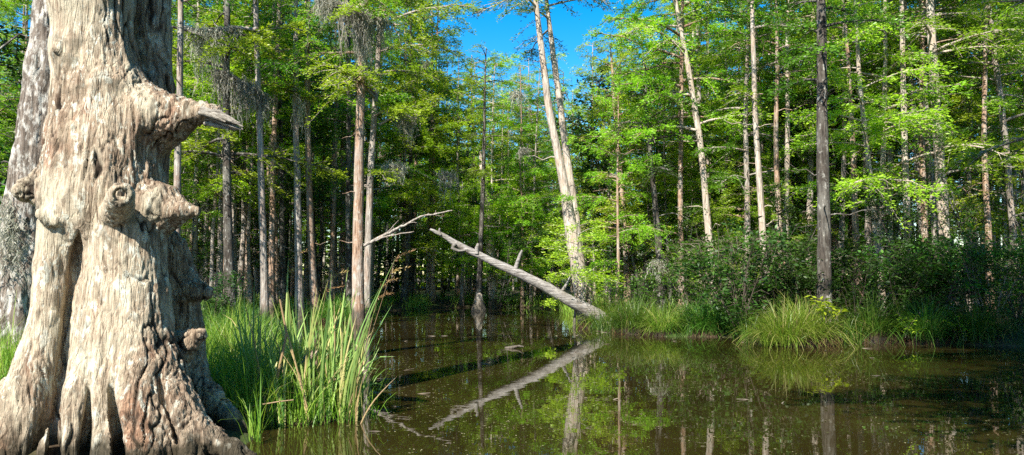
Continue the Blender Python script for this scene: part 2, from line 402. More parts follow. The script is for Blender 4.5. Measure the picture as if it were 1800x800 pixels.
m, nt = mat('weathered_cypress_bark')
va = coords(nt, (11, 11, 1.1)); vb = coords(nt, (1, 1, .4)); vc = coords(nt, (1, 1, 1)); vd = coords(nt, (22, 22, 3.0))
f1 = noise(nt, va, 2.0, 6, .68, .4); f2 = noise(nt, vb, 2.1, 4, .6); f3 = noise(nt, vb, 5.5, 5, .65); f4 = noise(nt, vc, 26, 4, .7)
fz = noise(nt, coords(nt, (26, 26, 1.3)), 2.0, 5, .7, .3)
f6 = noise(nt, vc, 3.2, 5, .62, .3); f7 = noise(nt, coords(nt, (7, 7, 3)), 2.2, 5, .7, .5)
at = nd(nt, 'ShaderNodeAttribute', attribute_name='tint'); tb = at.outputs['Fac']
ff = mix(nt, .5, f1, fz)
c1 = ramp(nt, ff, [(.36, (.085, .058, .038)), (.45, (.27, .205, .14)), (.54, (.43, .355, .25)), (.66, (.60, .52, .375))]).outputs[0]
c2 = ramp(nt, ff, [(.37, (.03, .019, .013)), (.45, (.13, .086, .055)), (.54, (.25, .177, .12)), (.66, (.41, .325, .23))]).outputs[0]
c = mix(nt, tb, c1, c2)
r = ramp(nt, f2, [(.575, (0, 0, 0)), (.66, (.75, .75, .75))]).outputs[0]
c = mix(nt, r, c, mix(nt, ramp(nt, fz, [(.38, (0, 0, 0)), (.6, (1, 1, 1))]).outputs[0], (.11, .045, .024), (.38, .21, .125)))          # red inner bark
big_ = noise(nt, coords(nt, (1, 1, .55)), 1.5, 4, .6, .4)
bm = ramp(nt, big_, [(.50, (0, 0, 0)), (.62, (.7, .7, .7))]).outputs[0]
c = mix(nt, bm, c, mix(nt, ff, (.27, .23, .155), (.60, .55, .41)))               # broad cream lichen film
pl = ramp(nt, f7, [(.53, (0, 0, 0)), (.56, (.9, .9, .9))]).outputs[0]
pm = ramp(nt, f3, [(.46, (.0, .0, .0)), (.56, (1, 1, 1))]).outputs[0]
c = mix(nt, mix(nt, 1.0, pl, pm, 'MULTIPLY'), c, mix(nt, f4, (.36, .35, .27), (.66, .64, .53)))           # pale lichen crust
gd = ramp(nt, f6, [(.56, (0, 0, 0)), (.66, (.65, .65, .65))]).outputs[0]
c = mix(nt, gd, c, mix(nt, f4, (.05, .043, .028), (.15, .125, .085)))                                            # weathered grey stains
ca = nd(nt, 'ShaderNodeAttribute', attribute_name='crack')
c = mix(nt, ca.outputs['Fac'], c, (.022, .014, .009))                           # painted occlusion shade and dirt in the fissures
geo = nd(nt, 'ShaderNodeNewGeometry'); sx = nd(nt, 'ShaderNodeSeparateXYZ'); nt.links.new(geo.outputs['Position'], sx.inputs[0])
f5 = noise(nt, vc, 4, 4, .65)
ad = nd(nt, 'ShaderNodeMath', operation='MULTIPLY_ADD', i_1=.7, i_2=-.28); nt.links.new(f5, ad.inputs[0])
sb = nd(nt, 'ShaderNodeMath', operation='SUBTRACT'); nt.links.new(sx.outputs[2], sb.inputs[0]); nt.links.new(ad.outputs[0], sb.inputs[1])
wet = ramp(nt, sb.outputs[0], [(.04, (.95, .95, .95)), (.24, (0, 0, 0))]).outputs[0]
c = mix(nt, wet, c, (.035, .028, .016))                                     # mud and algae along the water
vo = nd(nt, 'ShaderNodeTexVoronoi', feature='DISTANCE_TO_EDGE', i_Scale=1.0); nt.links.new(vd, vo.inputs['Vector'])
cr = ramp(nt, vo.outputs[0], [(.0, (0, 0, 0)), (.10, (1, 1, 1))]).outputs[0]
hgt = mix(nt, .5, f1, fz); hgt = mix(nt, .16, hgt, cr); hgt = mix(nt, .15, hgt, f4)
crk = nd(nt, 'ShaderNodeMath', operation='MULTIPLY_ADD', i_1=.3, i_2=.7); nt.links.new(cr, crk.inputs[0])
finish(nt, c, .9, hgt, 1.0, .04)
BARK_HERO = m
hero = empty('cypress_tree', base, 'massive old cypress trunk with cut knots and spreading buttress roots in the water', 'tree')
def under(o, root): o.parent = root; o.matrix_parent_inverse.identity(); o.location = [-float(c) for c in root.location]; return o
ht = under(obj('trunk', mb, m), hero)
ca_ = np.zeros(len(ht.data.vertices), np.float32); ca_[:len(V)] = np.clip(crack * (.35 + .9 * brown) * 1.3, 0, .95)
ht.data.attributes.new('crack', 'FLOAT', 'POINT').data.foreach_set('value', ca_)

# splintered grey end of the broken limb
m, nt = mat('splintered_wood')
va = coords(nt, (6, 20, 20)); f1 = noise(nt, va, 2.2, 5, .7)
c = ramp(nt, f1, [(.3, (.05, .042, .035)), (.5, (.25, .22, .18)), (.7, (.47, .43, .365))]).outputs[0]
finish(nt, c, .9, f1, 1, .03); WOOD_SPLIT = m
mb = MB(); rg = np.random.default_rng(3)
a0 = P(352, 199, Y0 - .12); a1 = P(427, 226, Y0 - .2); ax = a1 - a0
for k in range(22):
    o = rg.normal(0, .042, 3) * np.array([.5, 1, 1.15]); L = rg.uniform(.55, 1.0) if k else 1.0
    pth = np.array([a0 + o + ax * L * t + np.array([0, 0, .018]) * math.sin(t * 3) * (1 - t) - o * .6 * t * L for t in (0, .25, .5, .75, 1)])
    tube(mb, pth, np.array([.022, .026, .022, .017, .006]) * rg.uniform(.8, 1.3), 5, .25, rg)
o = tag(under(obj('broken_limb', mb, m), hero), 'splintered grey end of the broken limb')
# ------------------------------------------------------------------ materials of the wood
M_GREY = bark('grey_cypress_bark', (.07, .06, .05), (.25, .215, .18), (.46, .42, .36), (.30, .17, .10), .35)
M_RED = bark('red_brown_cypress_bark', (.07, .04, .026), (.27, .17, .11), (.46, .34, .25), (.36, .32, .27), .6)
M_PALE = bark('pale_cypress_bark', (.12, .095, .075), (.36, .30, .24), (.58, .52, .44), (.40, .28, .19), .45)
M_DARK = bark('dark_mottled_bark', (.016, .014, .011), (.055, .045, .036), (.115, .10, .083), (.24, .23, .195), .4)  # dark bark, lowered further to put shade into the trunk colour
M_MOTTLE = bark('white_mottled_bark', (.04, .03, .022), (.145, .115, .09), (.28, .235, .19), (.52, .49, .43), .95, 12, 0, 4.2)
M_TWIG, nt = mat('twig_wood'); v = coords(nt, (1, 1, 1)); n1 = noise(nt, v, 3, 4)
finish(nt, ramp(nt, n1, [(.35, (.09, .065, .045)), (.65, (.27, .22, .17))]).outputs[0], .9)
L_BRIGHT = leafmat('cypress_fronds_bright', [(.16, .27, .014), (.33, .49, .026), (.46, .58, .045)], .5)
L_MID = leafmat('cypress_fronds_mid', [(.09, .19, .012), (.23, .41, .022), (.34, .50, .034)], .5)
L_DARK = leafmat('cypress_fronds_dark', [(.04, .10, .010), (.10, .23, .018), (.18, .33, .025)], .45)
L_BROAD = leafmat('broad_leaves', [(.02, .06, .009), (.06, .15, .016), (.12, .25, .026)], .42, .45)
L_SHADE = leafmat('shaded_broad_leaves', [(.010, .032, .006), (.03, .085, .011), (.065, .145, .018)], .4, .5)  # darker copy of the broad leaves, with shade put into the colour
L_GRASS = leafmat('sedge_blades', [(.04, .10, .010), (.11, .23, .02), (.23, .34, .04), (.40, .33, .14)], .42, .4)
L_REED = leafmat('reed_blades', [(.09, .19, .05), (.18, .31, .08), (.30, .40, .11), (.52, .40, .19)], .3, .35)
L_SEDGE = leafmat('dark_sedge_blades', [(.015, .05, .008), (.05, .13, .014), (.12, .23, .03), (.34, .27, .11)], .4, .4)  # darker copy of the sedge blades, bank shade put into the colour
M_STEM, nt = mat('dark_stem_wood'); v = coords(nt, (1, 1, 1)); n1 = noise(nt, v, 5, 4); finish(nt, ramp(nt, n1, [(.35, (.03, .022, .016)), (.65, (.10, .078, .058))]).outputs[0], .9)
L_STRAW = leafmat('dry_straw', [(.30, .21, .09), (.46, .34, .17)], .2, .5, (1, 1, .8))
L_PLUME = leafmat('seed_plume', [(.25, .15, .05), (.42, .28, .11)], .25, .5, (1, 1, .8))
L_MOSS = leafmat('spanish_moss', [(.22, .215, .165), (.38, .37, .295), (.52, .505, .41)], .5, .7, (1, 1, .92))

# ------------------------------------------------------------------ cypress
def spray(wood, leaf, rg, base, az, L, rise, droop, r0, dens, fl=.11, twig_min=.35):
    """one limb with a flat, feathery fan of fronds"""
    n = 7; t = np.linspace(0, 1, n); d = np.array([math.cos(az), math.sin(az), 0]); s = np.array([-d[1], d[0], 0])
    path = base + np.outer(t * L, d) + np.outer(np.cumsum(rg.normal(0, .05, n)) * L * .55 * t, s)
    path[:, 2] += rise * L * t - droop * L * t * t + np.cumsum(rg.normal(0, .02, n)) * L * t
    tube(wood, path, r0 * (1 - .85 * t), 5, 0, rg, cap=False)
    ns = max(4, int(L * 6)); tt = np.sort(rg.uniform(.14, 1, ns)); side = np.where(np.arange(ns) % 2, 1, -1)
    pos, dirs, w = [], [], []
    for k in range(ns):
        b = np.array([np.interp(tt[k], t, path[:, c]) for c in range(3)])
        a = side[k] * rg.uniform(.6, 1.25) * (1.05 - .5 * tt[k]); dd = d * math.cos(a) + s * math.sin(a) + np.array([0, 0, rg.normal(.0, .26)])
        l = (.24 + .36 * L * (1.12 - tt[k])) * rg.uniform(.65, 1.2)
        q = b + np.outer(np.linspace(0, 1, 4) * l, dd); q[:, 2] -= np.linspace(0, 1, 4) ** 2 * l * rg.uniform(.0, .6)
        if l > twig_min: tube(wood, q, r0 * .32 * np.array([1, .8, .55, .3]), 3, 0, rg, cap=False)
        m = max(3, int(l * dens * rg.uniform(.35, 1.3))); u = rg.uniform(.05, 1.05, m)
        pp = np.stack([np.interp(u, np.linspace(0, 1, 4), q[:, c]) for c in range(3)], 1)
        # fronds hang in tufts
        sd_ = np.where(rg.random(m) < .5, 1, -1); an = rg.uniform(.35, 1.3, m) * sd_
        dn = norm(dd * np.array([1, 1, .6])); sn = norm(np.cross(dn, [0, 0, 1.0]))
        fd = dn[None] * np.cos(an)[:, None] + sn[None] * np.sin(an)[:, None]; fd[:, 2] += rg.normal(-.06, .28, m)
        pp = pp + fd * rg.uniform(0, .10, m)[:, None] + rg.normal(0, .045, (m, 3))
        pos.append(pp); dirs.append(fd); w.append(np.full(m, rg.normal(0, .16)))
    pos = np.concatenate(pos); dirs = np.concatenate(dirs); w = np.concatenate(w); m = len(pos)
    nr = norm(rg.normal(0, .75, (m, 3)) + np.array([-.15, -.3, .8]))
    leaves(leaf, pos, dirs, nr, rg.uniform(.7, 1.35, m) * fl, rg.uniform(.27, .43, m) * fl, np.clip(rg.normal(.5, .2, m) + w, 0, 1))

def cypress(rg, path, rad, first, n, Lmax, dens=60, sides=9, az0=None, az_spread=pi, r_limb=.035, fl=.11, lens=None, flare=.9, rise=.18, droop=.3, dead=3, peak=.25, disp=0.0):
    wood, leaf = MB(), MB(); path = np.asarray(path, float)
    z = path[:, 2]; R = rad * 1.0
    lob = .16 * np.exp(-np.maximum(z - z[0], 0) / 1.2) * (flare > 0)
    tube(wood, path, R * (1 + flare * np.exp(-np.maximum(z - z[0], 0) / .55)), sides, .07 if not disp else .01, rg, lobes=5, lobe_amp=lob, disp=disp)
    H = z[-1]; hs_ = first + (H - first) * (np.sort(rg.random(n)) ** .9)
    az = rg.uniform(0, 6.28)
    for h in hs_:
        az += 2.4 + rg.normal(0, .5); a = az if az0 is None else az0 + rg.uniform(-az_spread, az_spread)
        u = (h - first) / (H - first + .01)
        L = Lmax * (1 - .58 * max(0, (u - peak) / (1 - peak))) * rg.uniform(.45, 1.2)
        b = np.array([np.interp(h, z, path[:, c]) for c in range(3)])
        spray(wood, leaf, rg, b, a, L, rise + .35 * u + rg.normal(0, .07), droop + rg.normal(0, .06), min(r_limb * (.5 + .35 * L), .07), dens, fl)
    for k in range(dead):
        h = rg.uniform(.12, .7) * H; b = np.array([np.interp(h, z, path[:, c]) for c in range(3)]); a = rg.uniform(0, 6.28); L = rg.uniform(.3, 1.4)
        q = b + np.outer(np.linspace(0, 1, 5) * L, [math.cos(a), math.sin(a), rg.uniform(-.1, .35)]); q[1:, 2] += rg.normal(0, .06, 4); 
        tube(wood, q, .022 * np.array([1.3, .9, .7, .5, .2]), 4, 0, rg, cap=False)
    return wood, leaf

def wander(rg, H, lean=.02, wob=.06, n=None):
    n = n or max(6, int(H / 1.1)); z = np.concatenate([[-.25, .15, .5], np.linspace(1.0, H, n)])
    a = rg.uniform(0, 6.28); x = lean * z * math.cos(a) + np.interp(z, np.linspace(-.3, H, 6), np.cumsum(rg.normal(0, wob, 6)))
    y = lean * z * math.sin(a) + np.interp(z, np.linspace(-.3, H, 6), np.cumsum(rg.normal(0, wob, 6)))
    return np.column_stack([x - x[0], y - y[0], z])
def taper(path, r0, r1): 
    u = (path[:, 2] - path[0, 2]) / (path[-1, 2] - path[0, 2]); return r0 + (r1 - r0) * u
def proto(name, cat, wood, leaf, bmat, lmat):
    r = empty(name, (0, 0, 0), 'x', cat); obj('trunk', wood, bmat, r); obj('crown', leaf, lmat, r); return r

TALL, YOUNG, BROAD, SHRUB = [], [], [], []
for k in range(8):
    rg = np.random.default_rng(100 + k); H = rg.uniform(17, 22)
    p = wander(rg, H, rg.uniform(0, .03), .09); wd, lf = cypress(rg, p, taper(p, rg.uniform(.11, .17), .03), rg.uniform(3.6, 7), 36, 3.5, 98, dead=9, fl=.118, flare=1.5)
    TALL.append((proto('cypress_tree', 'tree', wd, lf, [M_GREY, M_RED, M_DARK, M_GREY, M_PALE, M_GREY, M_RED, M_DARK][k], [L_MID, L_MID, L_DARK, L_BRIGHT, L_MID, L_DARK, L_MID, L_BRIGHT][k]), H))
for k in range(6):
    rg = np.random.default_rng(200 + k); H = rg.uniform(9, 13)
    p = wander(rg, H, rg.uniform(0, .04), .07); wd, lf = cypress(rg, p, taper(p, rg.uniform(.07, .10), .015), 1.4, 36, 2.7, 112, dead=5, r_limb=.02, fl=.10, flare=.8)
    YOUNG.append((proto('young_cypress', 'tree', wd, lf, [M_GREY, M_PALE, M_RED][k % 3], [L_BRIGHT, L_BRIGHT, L_MID][k % 3]), H))

POLE = []
for k in range(5):
    rg = np.random.default_rng(250 + k); H = rg.uniform(15, 19)
    p = wander(rg, H, rg.uniform(0, .05), .10); wd, lf = cypress(rg, p, taper(p, rg.uniform(.09, .14), .03), rg.uniform(6.5, 9), 18, 2.4, 75, dead=12, fl=.125, flare=1.7)
    POLE.append((proto('cypress_tree', 'tree', wd, lf, [M_PALE, M_GREY, M_PALE, M_RED, M_GREY][k], [L_MID, L_BRIGHT, L_MID, L_DARK, L_MID][k]), H))
def broad(rg, H, stems, spread, nclump, per, ll, r0=.06, low=.25):
    wood, leaf = MB(), MB(); tips = []
    for s in range(stems):
        a = rg.uniform(0, 6.28); n = 8; t = np.linspace(0, 1, n); L = H * rg.uniform(.65, 1)
        lean = spread * rg.uniform(.3, 1) / H
        p = np.column_stack([np.cumsum(rg.normal(0, .03, n)) * L * .4 + math.cos(a) * lean * L * t ** 1.4, np.cumsum(rg.normal(0, .03, n)) * L * .4 + math.sin(a) * lean * L * t ** 1.4, L * t - .12])
        tube(wood, p, r0 * rg.uniform(.7, 1.1) * (1 - .85 * t), 6, .08, rg, cap=False)
        for b in range(max(3, int(nclump / stems))):
            u = rg.uniform(low, 1); b0 = np.array([np.interp(u, t, p[:, c]) for c in range(3)])
            aa = rg.uniform(0, 6.28); l = rg.uniform(.35, 1) * spread * .75 * (1.15 - .6 * u)
            q = b0 + np.outer(np.linspace(0, 1, 5) * l, [math.cos(aa), math.sin(aa), rg.uniform(0, .55)]) + np.vstack([[0, 0, 0], rg.normal(0, .07 * l, (4, 3))])
            tube(wood, q, r0 * .3 * np.array([1, .8, .6, .45, .2]), 4, 0, rg, cap=False)
            for j in range(3):
                w = rg.uniform(.35, 1); c0 = np.array([np.interp(w, np.linspace(0, 1, 5), q[:, c]) for c in range(3)])
                e = c0 + rg.normal(0, .22, 3) * (l + .3); tube(wood, np.array([c0, (c0 + e) / 2 + rg.normal(0, .03, 3), e]), r0 * .13 * np.array([1, .8, .4]), 3, 0, rg, cap=False)
                m = int(per * rg.uniform(.5, 1.5)); x = rg.random(m)[:, None]
                pos = c0 + (e - c0) * x + rg.normal(0, .10, (m, 3)) * np.array([1, 1, .6])
                d = norm(rg.normal(0, 1, (m, 3)) * np.array([1, 1, .35]) + np.array([0, 0, -.15]))
                nr = norm(rg.normal(0, .5, (m, 3)) + np.array([0, 0, 1.0]))
                leaves(leaf, pos, d, nr, rg.uniform(.7, 1.3, m) * ll, rg.uniform(.35, .5, m) * ll, np.clip(rg.normal(.5, .2, m) + rg.normal(0, .15), 0, 1), .1)
    return wood, leaf
for k in range(4):
    rg = np.random.default_rng(300 + k); H = rg.uniform(5, 9)
    wd, lf = broad(rg, H, 2, 2.6, 44, 34, .11, .07, .2); BROAD.append((proto('broadleaf_tree', 'tree', wd, lf, M_DARK, [L_BROAD, L_SHADE][k % 2]), H))
for k in range(5):
    rg = np.random.default_rng(400 + k); H = rg.uniform(2.2, 3.4)
    wd, lf = broad(rg, H, 8, 1.5, 48, [9, 15, 19, 12, 5][k], .115, .02, .2); SHRUB.append((proto('shrub', 'shrub', wd, lf, M_TWIG if k in (0, 4) else M_STEM, [L_BROAD, L_SHADE, L_SHADE, L_BROAD, L_BROAD][k]), H))
_used = set()
def put(lst, k, x, y, H, label, group=None, rz=None):
    src, h0 = lst[k]; rz = RNG.uniform(0, 6.28) if rz is None else rz
    sc = H / h0; loc = (x, y, gz(x, y) - .03)
    if id(src) not in _used:
        _used.add(id(src)); src.location = loc; src.rotation_euler = (0, 0, rz); src.scale = (sc,) * 3; src['label'] = label
        if group: src['group'] = group
        return src
    return dup(src, loc, rz, sc, label, group)
# ------------------------------------------------------------------ trees one can tell apart: traced trunks
def key(pts, Y, wb, wt, H, bmat, lmat, label, first, n, Lmax, seed, dens=85, name='cypress_tree', cat='tree', fl=.11, base=None, flare=.7, dead=5, dY=0.0, ws=None, ring=.55, sides=12, **kw):
    """pts: places of the trunk in the photograph from low to high, Y its distance, wb/wt its width there in px"""
    rg = np.random.default_rng(seed)
    q = np.array([P(a, b, Y + dY * i) for i, (a, b) in enumerate(pts)])
    g0 = base if base is not None else None
    d0 = (q[1] - q[0]) / (q[1, 2] - q[0, 2] + 1e-6)
    lo = np.array([q[0] + d0 * (zz - q[0, 2]) for zz in (-.3, .12, .4, .8) if zz < q[0, 2] - .15])
    if g0 is not None: lo = np.array([[*W(*g0)[:2], -.3]]) if len(lo) == 0 else lo
    d1 = (q[-1] - q[-2]) / (q[-1, 2] - q[-2, 2]); m = max(2, int((H - q[-1, 2]) / 1.2))
    hi = np.array([q[-1] + d1 * dz * (1 - .15 * dz / 12) + rg.normal(0, .03, 3) * np.array([1, 1, 0]) for dz in np.linspace(0, max(H - q[-1, 2], .4), m)[1:]])
    ctl = np.vstack([x for x in (lo, q, hi) if len(x)])
    zz = np.concatenate([[ctl[0, 2], ctl[0, 2] + .35, ctl[0, 2] + .8], np.arange(ctl[0, 2] + 1.3, ctl[-1, 2], ring), [ctl[-1, 2]]])
    path = np.column_stack([np.interp(zz, ctl[:, 2], ctl[:, 0]), np.interp(zz, ctl[:, 2], ctl[:, 1]), zz])
    path[1:-1] = (path[:-2] + 2 * path[1:-1] + path[2:]) / 4
    path[:, :2] += np.cumsum(rg.normal(0, .006 if ring > .3 else .001, (len(path), 2)), 0)
    org = np.array([*path[0, :2], 0.0]); loc = path - org
    r0, r1 = wb * Y / F / 2, wt * Y / F / 2
    u = np.clip((zz - q[0, 2]) / (q[-1, 2] - q[0, 2]), -.3, 5); rad = np.maximum(np.where(u < 1, r0 + (r1 - r0) * u, r1 * np.maximum(.12, 1 - .75 * (zz - q[-1, 2]) / max(.5, H - q[-1, 2]))), .012)
    if ws: rad = np.maximum(np.interp(zz, q[:, 2], np.array(ws) * Y / F / 2) * np.where(zz > q[-1, 2], np.maximum(.2, 1 - .8 * (zz - q[-1, 2]) / max(.5, H - q[-1, 2])), 1), .012)
    wd, lf = cypress(rg, loc, rad, first, n, Lmax, dens, sides, fl=fl, flare=flare, dead=dead, **kw)
    r = empty(name, org, label, cat); obj('trunk', wd, bmat, r)
    if n: obj('crown', lf, lmat, r)
    r['_p'] = 0; del r['_p']
    return r, path
def dead_limb(root, pts, w0, w1, Y, name='dead_branch', mat_=None, rg=RNG, twigs=4, label=None):
    mb = MB(); p = np.array([P(a, b, Y) for a, b in pts]); k = np.linspace(0, 1, len(p)); kk = np.linspace(0, 1, len(p) * 4)
    p = np.column_stack([np.interp(kk, k, p[:, c]) for c in range(3)]); p[1:-1] = (p[:-2] + 2 * p[1:-1] + p[2:]) / 4; p[1:-1] += rg.normal(0, .012, (len(p) - 2, 3))
    tube(mb, p, np.linspace(w0, w1, len(p)) * Y / F / 2, 7, .12, rg)
    for j in range(twigs):
        i = rg.integers(len(p) // 4, len(p) - 1); e = (p[i] - p[i - 1]); e = e / np.linalg.norm(e)
        d = norm(e + rg.normal(0, .6, 3)); L = rg.uniform(.15, .7)
        tube(mb, p[i] + np.outer(np.linspace(0, 1, 4) * L, d) + np.vstack([[0, 0, 0], rg.normal(0, .03, (3, 3))]), w1 * Y / F / 2 * np.array([1, .8, .6, .3]), 4, 0, rg)
    o = obj(name, mb, mat_ or M_PALE, root); o.location = [-float(c) for c in root.location]
    if label: tag(o, label)
    return o

# left wood, behind the reeds
A, _ = key([(464, 500), (460, 330), (455, 150), (450, 0)], 27, 13, 9, 17, M_GREY, L_MID, 'straight grey trunk hung with moss, first tall one right of the splintered limb', 9.5, 14, 2.4, 1)
key([(478, 500), (481, 300), (487, 100), (491, 0)], 30, 11, 8, 18, M_RED, L_MID, 'dark red-brown trunk close beside the straight grey mossy trunk', 8.5, 16, 2.3, 2)
key([(526, 522), (523, 400), (520, 200), (520, 0)], 28.5, 14, 8, 18, M_GREY, L_DARK, 'pale grey trunk rising behind the tallest reed plumes', 8, 18, 2.3, 3, flare=.8)
key([(553, 522), (546, 400), (541, 200), (543, 0)], 29, 13, 8, 18, M_RED, L_MID, 'red-brown trunk with a flared pale foot behind the reeds', 7, 18, 2.3, 4, flare=1.1)
key([(497, 500), (495, 300), (493, 150), (492, 60)], 33, 10, 6, 15, M_DARK, L_DARK, 'slim dark trunk between the red-brown and the pale grey trunks', 4.5, 26, 2.2, 5)
Ft, _ = key([(628, 535), (629, 400), (632, 200), (637, 0)], 27, 21, 12, 19, M_RED, L_MID, 'stout red-brown trunk with peeling bark and a forked dead branch at the pond edge', 9, 18, 2.9, 6, flare=.35, dead=9)
Gt, _ = key([(646, 520), (651, 400), (657, 270), (668, 100), (673, 0)], 28.5, 14, 8, 18, M_GREY, L_BRIGHT, 'gently curved grey trunk just right of the stout red-brown trunk', 4.2, 26, 3.6, 7, az0=-.35, az_spread=1.5)
key([(411, 500), (409, 300), (404, 150), (400, 20)], 33, 10, 7, 14, M_GREY, L_DARK, 'thin pale trunk seen below the splintered limb tip', 6.5, 16, 2.2, 8)
key([(614, 520), (612, 400), (613, 300), (615, 100)], 32, 10, 7, 15, M_DARK, L_DARK, 'shaded narrow trunk close left of the stout red-brown trunk', 5, 24, 2.2, 9)
key([(312, 500), (314, 330), (318, 150), (320, 30)], 24, 14, 10, 15, M_GREY, L_BROAD, 'grey trunk half hidden at the right edge of the massive trunk', 9.5, 14, 2.4, 10)
dead_limb(Ft, mat_=M_GREY, pts=[(640, 432), (665, 418), (690, 406), (712, 395), (740, 380), (765, 377), (795, 370)], w0=6, w1=2, Y=27, twigs=5)
dead_limb(Ft, mat_=M_GREY, pts=[(655, 424), (685, 414), (728, 407)], w0=4, w1=1.5, Y=27, twigs=2)
dead_limb(Ft, [(640, 18), (620, 14), (596, 6), (570, -4), (548, -12)], 11, 4, 26.5, twigs=4, mat_=M_GREY)
dead_limb(Ft, [(634, 22), (660, 32), (682, 38), (697, 44)], 9, 3, 27, twigs=4)
dead_limb(A, [(451, 52), (430, 50), (410, 48), (375, 54), (345, 52), (315, 47)], 7, 4, 26.6, twigs=5, mat_=M_GREY)
dead_limb(A, [(452, 160), (430, 145), (405, 132), (378, 122)], 6, 2, 26.6, twigs=4, mat_=M_GREY)
dead_limb(Gt, [(667, 220), (690, 206), (715, 204), (740, 212)], 5, 2, 28.2, twigs=3)

# the swollen foot standing in the far water
key([(842, 515), (844, 470), (846, 420), (850, 340), (852, 250)], 38.5, 10, 6, 13, M_DARK, L_MID, 'dark trunk with a pale swollen foot standing in the far water', 5, 24, 2.2, 11, flare=2.2)
key([(855, 360), (853, 335), (850, 311)], 42, 16, 14, 8.2, M_PALE, L_MID, 'broken pale snag without a top behind the fallen log', 9, 0, .1, 12, dead=5, flare=.3)

# the leaning pair in the middle
Jt, _ = key([(1024, 515), (1008, 430), (990, 320), (966, 200), (951, 80), (941, 0)], 27, 34, 10, 17.5, M_PALE, L_MID, 'big pale leaning trunk in the middle, the front one of the pair', 10.0, 13, 2.6, 13, flare=.15, peak=.6, dead=10, ws=[30, 26, 16, 13.5, 11, 9])
key([(1027, 520), (1008, 350), (988, 215), (972, 100), (961, 20)], 29.5, 16, 7, 17, M_PALE, L_DARK, 'slimmer leaning trunk rising close behind the big pale one', 10.5, 13, 2.4, 14, flare=.2, peak=.6, ws=[18, 14, 12, 10, 8])
dead_limb(Jt, [(1016, 470), (1030, 495), (1036, 515), (1042, 540)], 10, 12, 26.6, name='root', twigs=0)
dead_limb(Jt, [(1030, 495), (1028, 515), (1024, 535)], 8, 9, 26.5, name='root', twigs=0)
key([(1102, 505), (1098, 400), (1088, 290), (1081, 200), (1078, 140)], 31, 12, 6, 10.6, M_RED, L_BRIGHT, 'slim reddish trunk with a light open crown against the blue sky', 3.2, 40, 2.5, 15, r_limb=.03, dens=90)
key([(1248, 430), (1240, 330), (1228, 230), (1210, 120), (1190, 20), (1182, -20)], 27, 13, 7, 16, M_PALE, L_BRIGHT, 'whitish slanting trunk standing above the twiggy bank shrubs', 6.5, 30, 2.8, 16, dens=80)
key([(1230, 420), (1228, 250), (1227, 120), (1226, 0)], 33, 10, 7, 15, M_GREY, L_BRIGHT, 'upright grey trunk crossing behind the whitish slanting trunk', 6, 30, 2.6, 17)
key([(1340, 480), (1337, 300), (1332, 150), (1324, 30)], 30, 10, 7, 15, M_PALE, L_MID, 'mottled pale trunk between the whitish slanting and the thick dark trunks', 4.2, 34, 2.6, 18)
key([(1449, 528), (1448, 400), (1446, 200), (1442, 0)], 20.5, 25, 16, 16, M_DARK, L_DARK, 'thick dark straight trunk rising behind the sunlit tussock', 6.5, 30, 2.6, 19, flare=.25)
key([(1549, 510), (1542, 430), (1526, 280), (1513, 150), (1506, 20)], 23, 11, 6, 11, M_PALE, L_BRIGHT, 'slender pale trunk curving up right of the thick dark trunk', 3.6, 36, 2.3, 20, r_limb=.025)
key([(1664, 480), (1656, 330), (1646, 200), (1636, 0)], 24, 20, 14, 16, M_PALE, L_MID, 'stout pale trunk near the right side, lit white on its flank', 4.6, 34, 2.6, 21)
key([(1626, 540), (1622, 400), (1612, 250), (1596, 60)], 26, 13, 8, 15, M_GREY, L_MID, 'grey trunk with a bulging foot left of the stout pale trunk', 4.6, 30, 2.4, 22, flare=1.0)
key([(1786, 480), (1768, 270), (1752, 120), (1738, 10)], 25, 12, 9, 15, M_GREY, L_MID, 'tall grey trunk slanting near the right picture edge', 4.6, 34, 2.5, 23)
key([(1748, 460), (1740, 280), (1728, 140), (1716, 20)], 29, 9, 6, 14, M_RED, L_BRIGHT, 'thin brown trunk beside the tall grey slanting one', 4.2, 30, 2.4, 24)
key([(1700, 460), (1696, 300), (1688, 150), (1684, 40)], 33, 9, 6, 14, M_GREY, L_MID, 'narrow grey trunk just right of the stout pale trunk', 4.2, 30, 2.4, 25)
key([(1160, 512), (1160, 450), (1156, 400), (1150, 330)], 27, 15, 9, 9, M_DARK, L_SHADE, 'short dark trunk in the shade right of the reddish trunk', 4, 22, 2.0, 26, dens=45)
key([(1425, 430), (1424, 250), (1422, 120), (1420, 0)], 31, 10, 8, 16, M_DARK, L_MID, 'shaded trunk just left of the thick dark one', 4.5, 32, 2.4, 27)
key([(33, 545), (42, 420), (53, 300), (74, 180), (84, 80), (88, 0)], 10.6, 80, 58, 13, M_MOTTLE, L_DARK, 'white-mottled grey trunk leaning behind the massive old trunk', 9.5, 12, 2.4, 28, flare=.35, ring=.06, sides=64, disp=.035)

# low bright spray in front of the leaning pair
def put_px(lst, k, px, Y, H, label, group=None, rz=None): return put(lst, k, (px - 900) / F * Y, Y, H, label, group, rz)
key([(1010, 570), (1016, 470)], 25.3, 5, 3, 3.4, M_GREY, L_BRIGHT, 'low bright sapling at the foot of the leaning pair', .9, 22, 1.5, 29, dens=120, name='young_cypress', r_limb=.015, fl=.09, flare=.2)

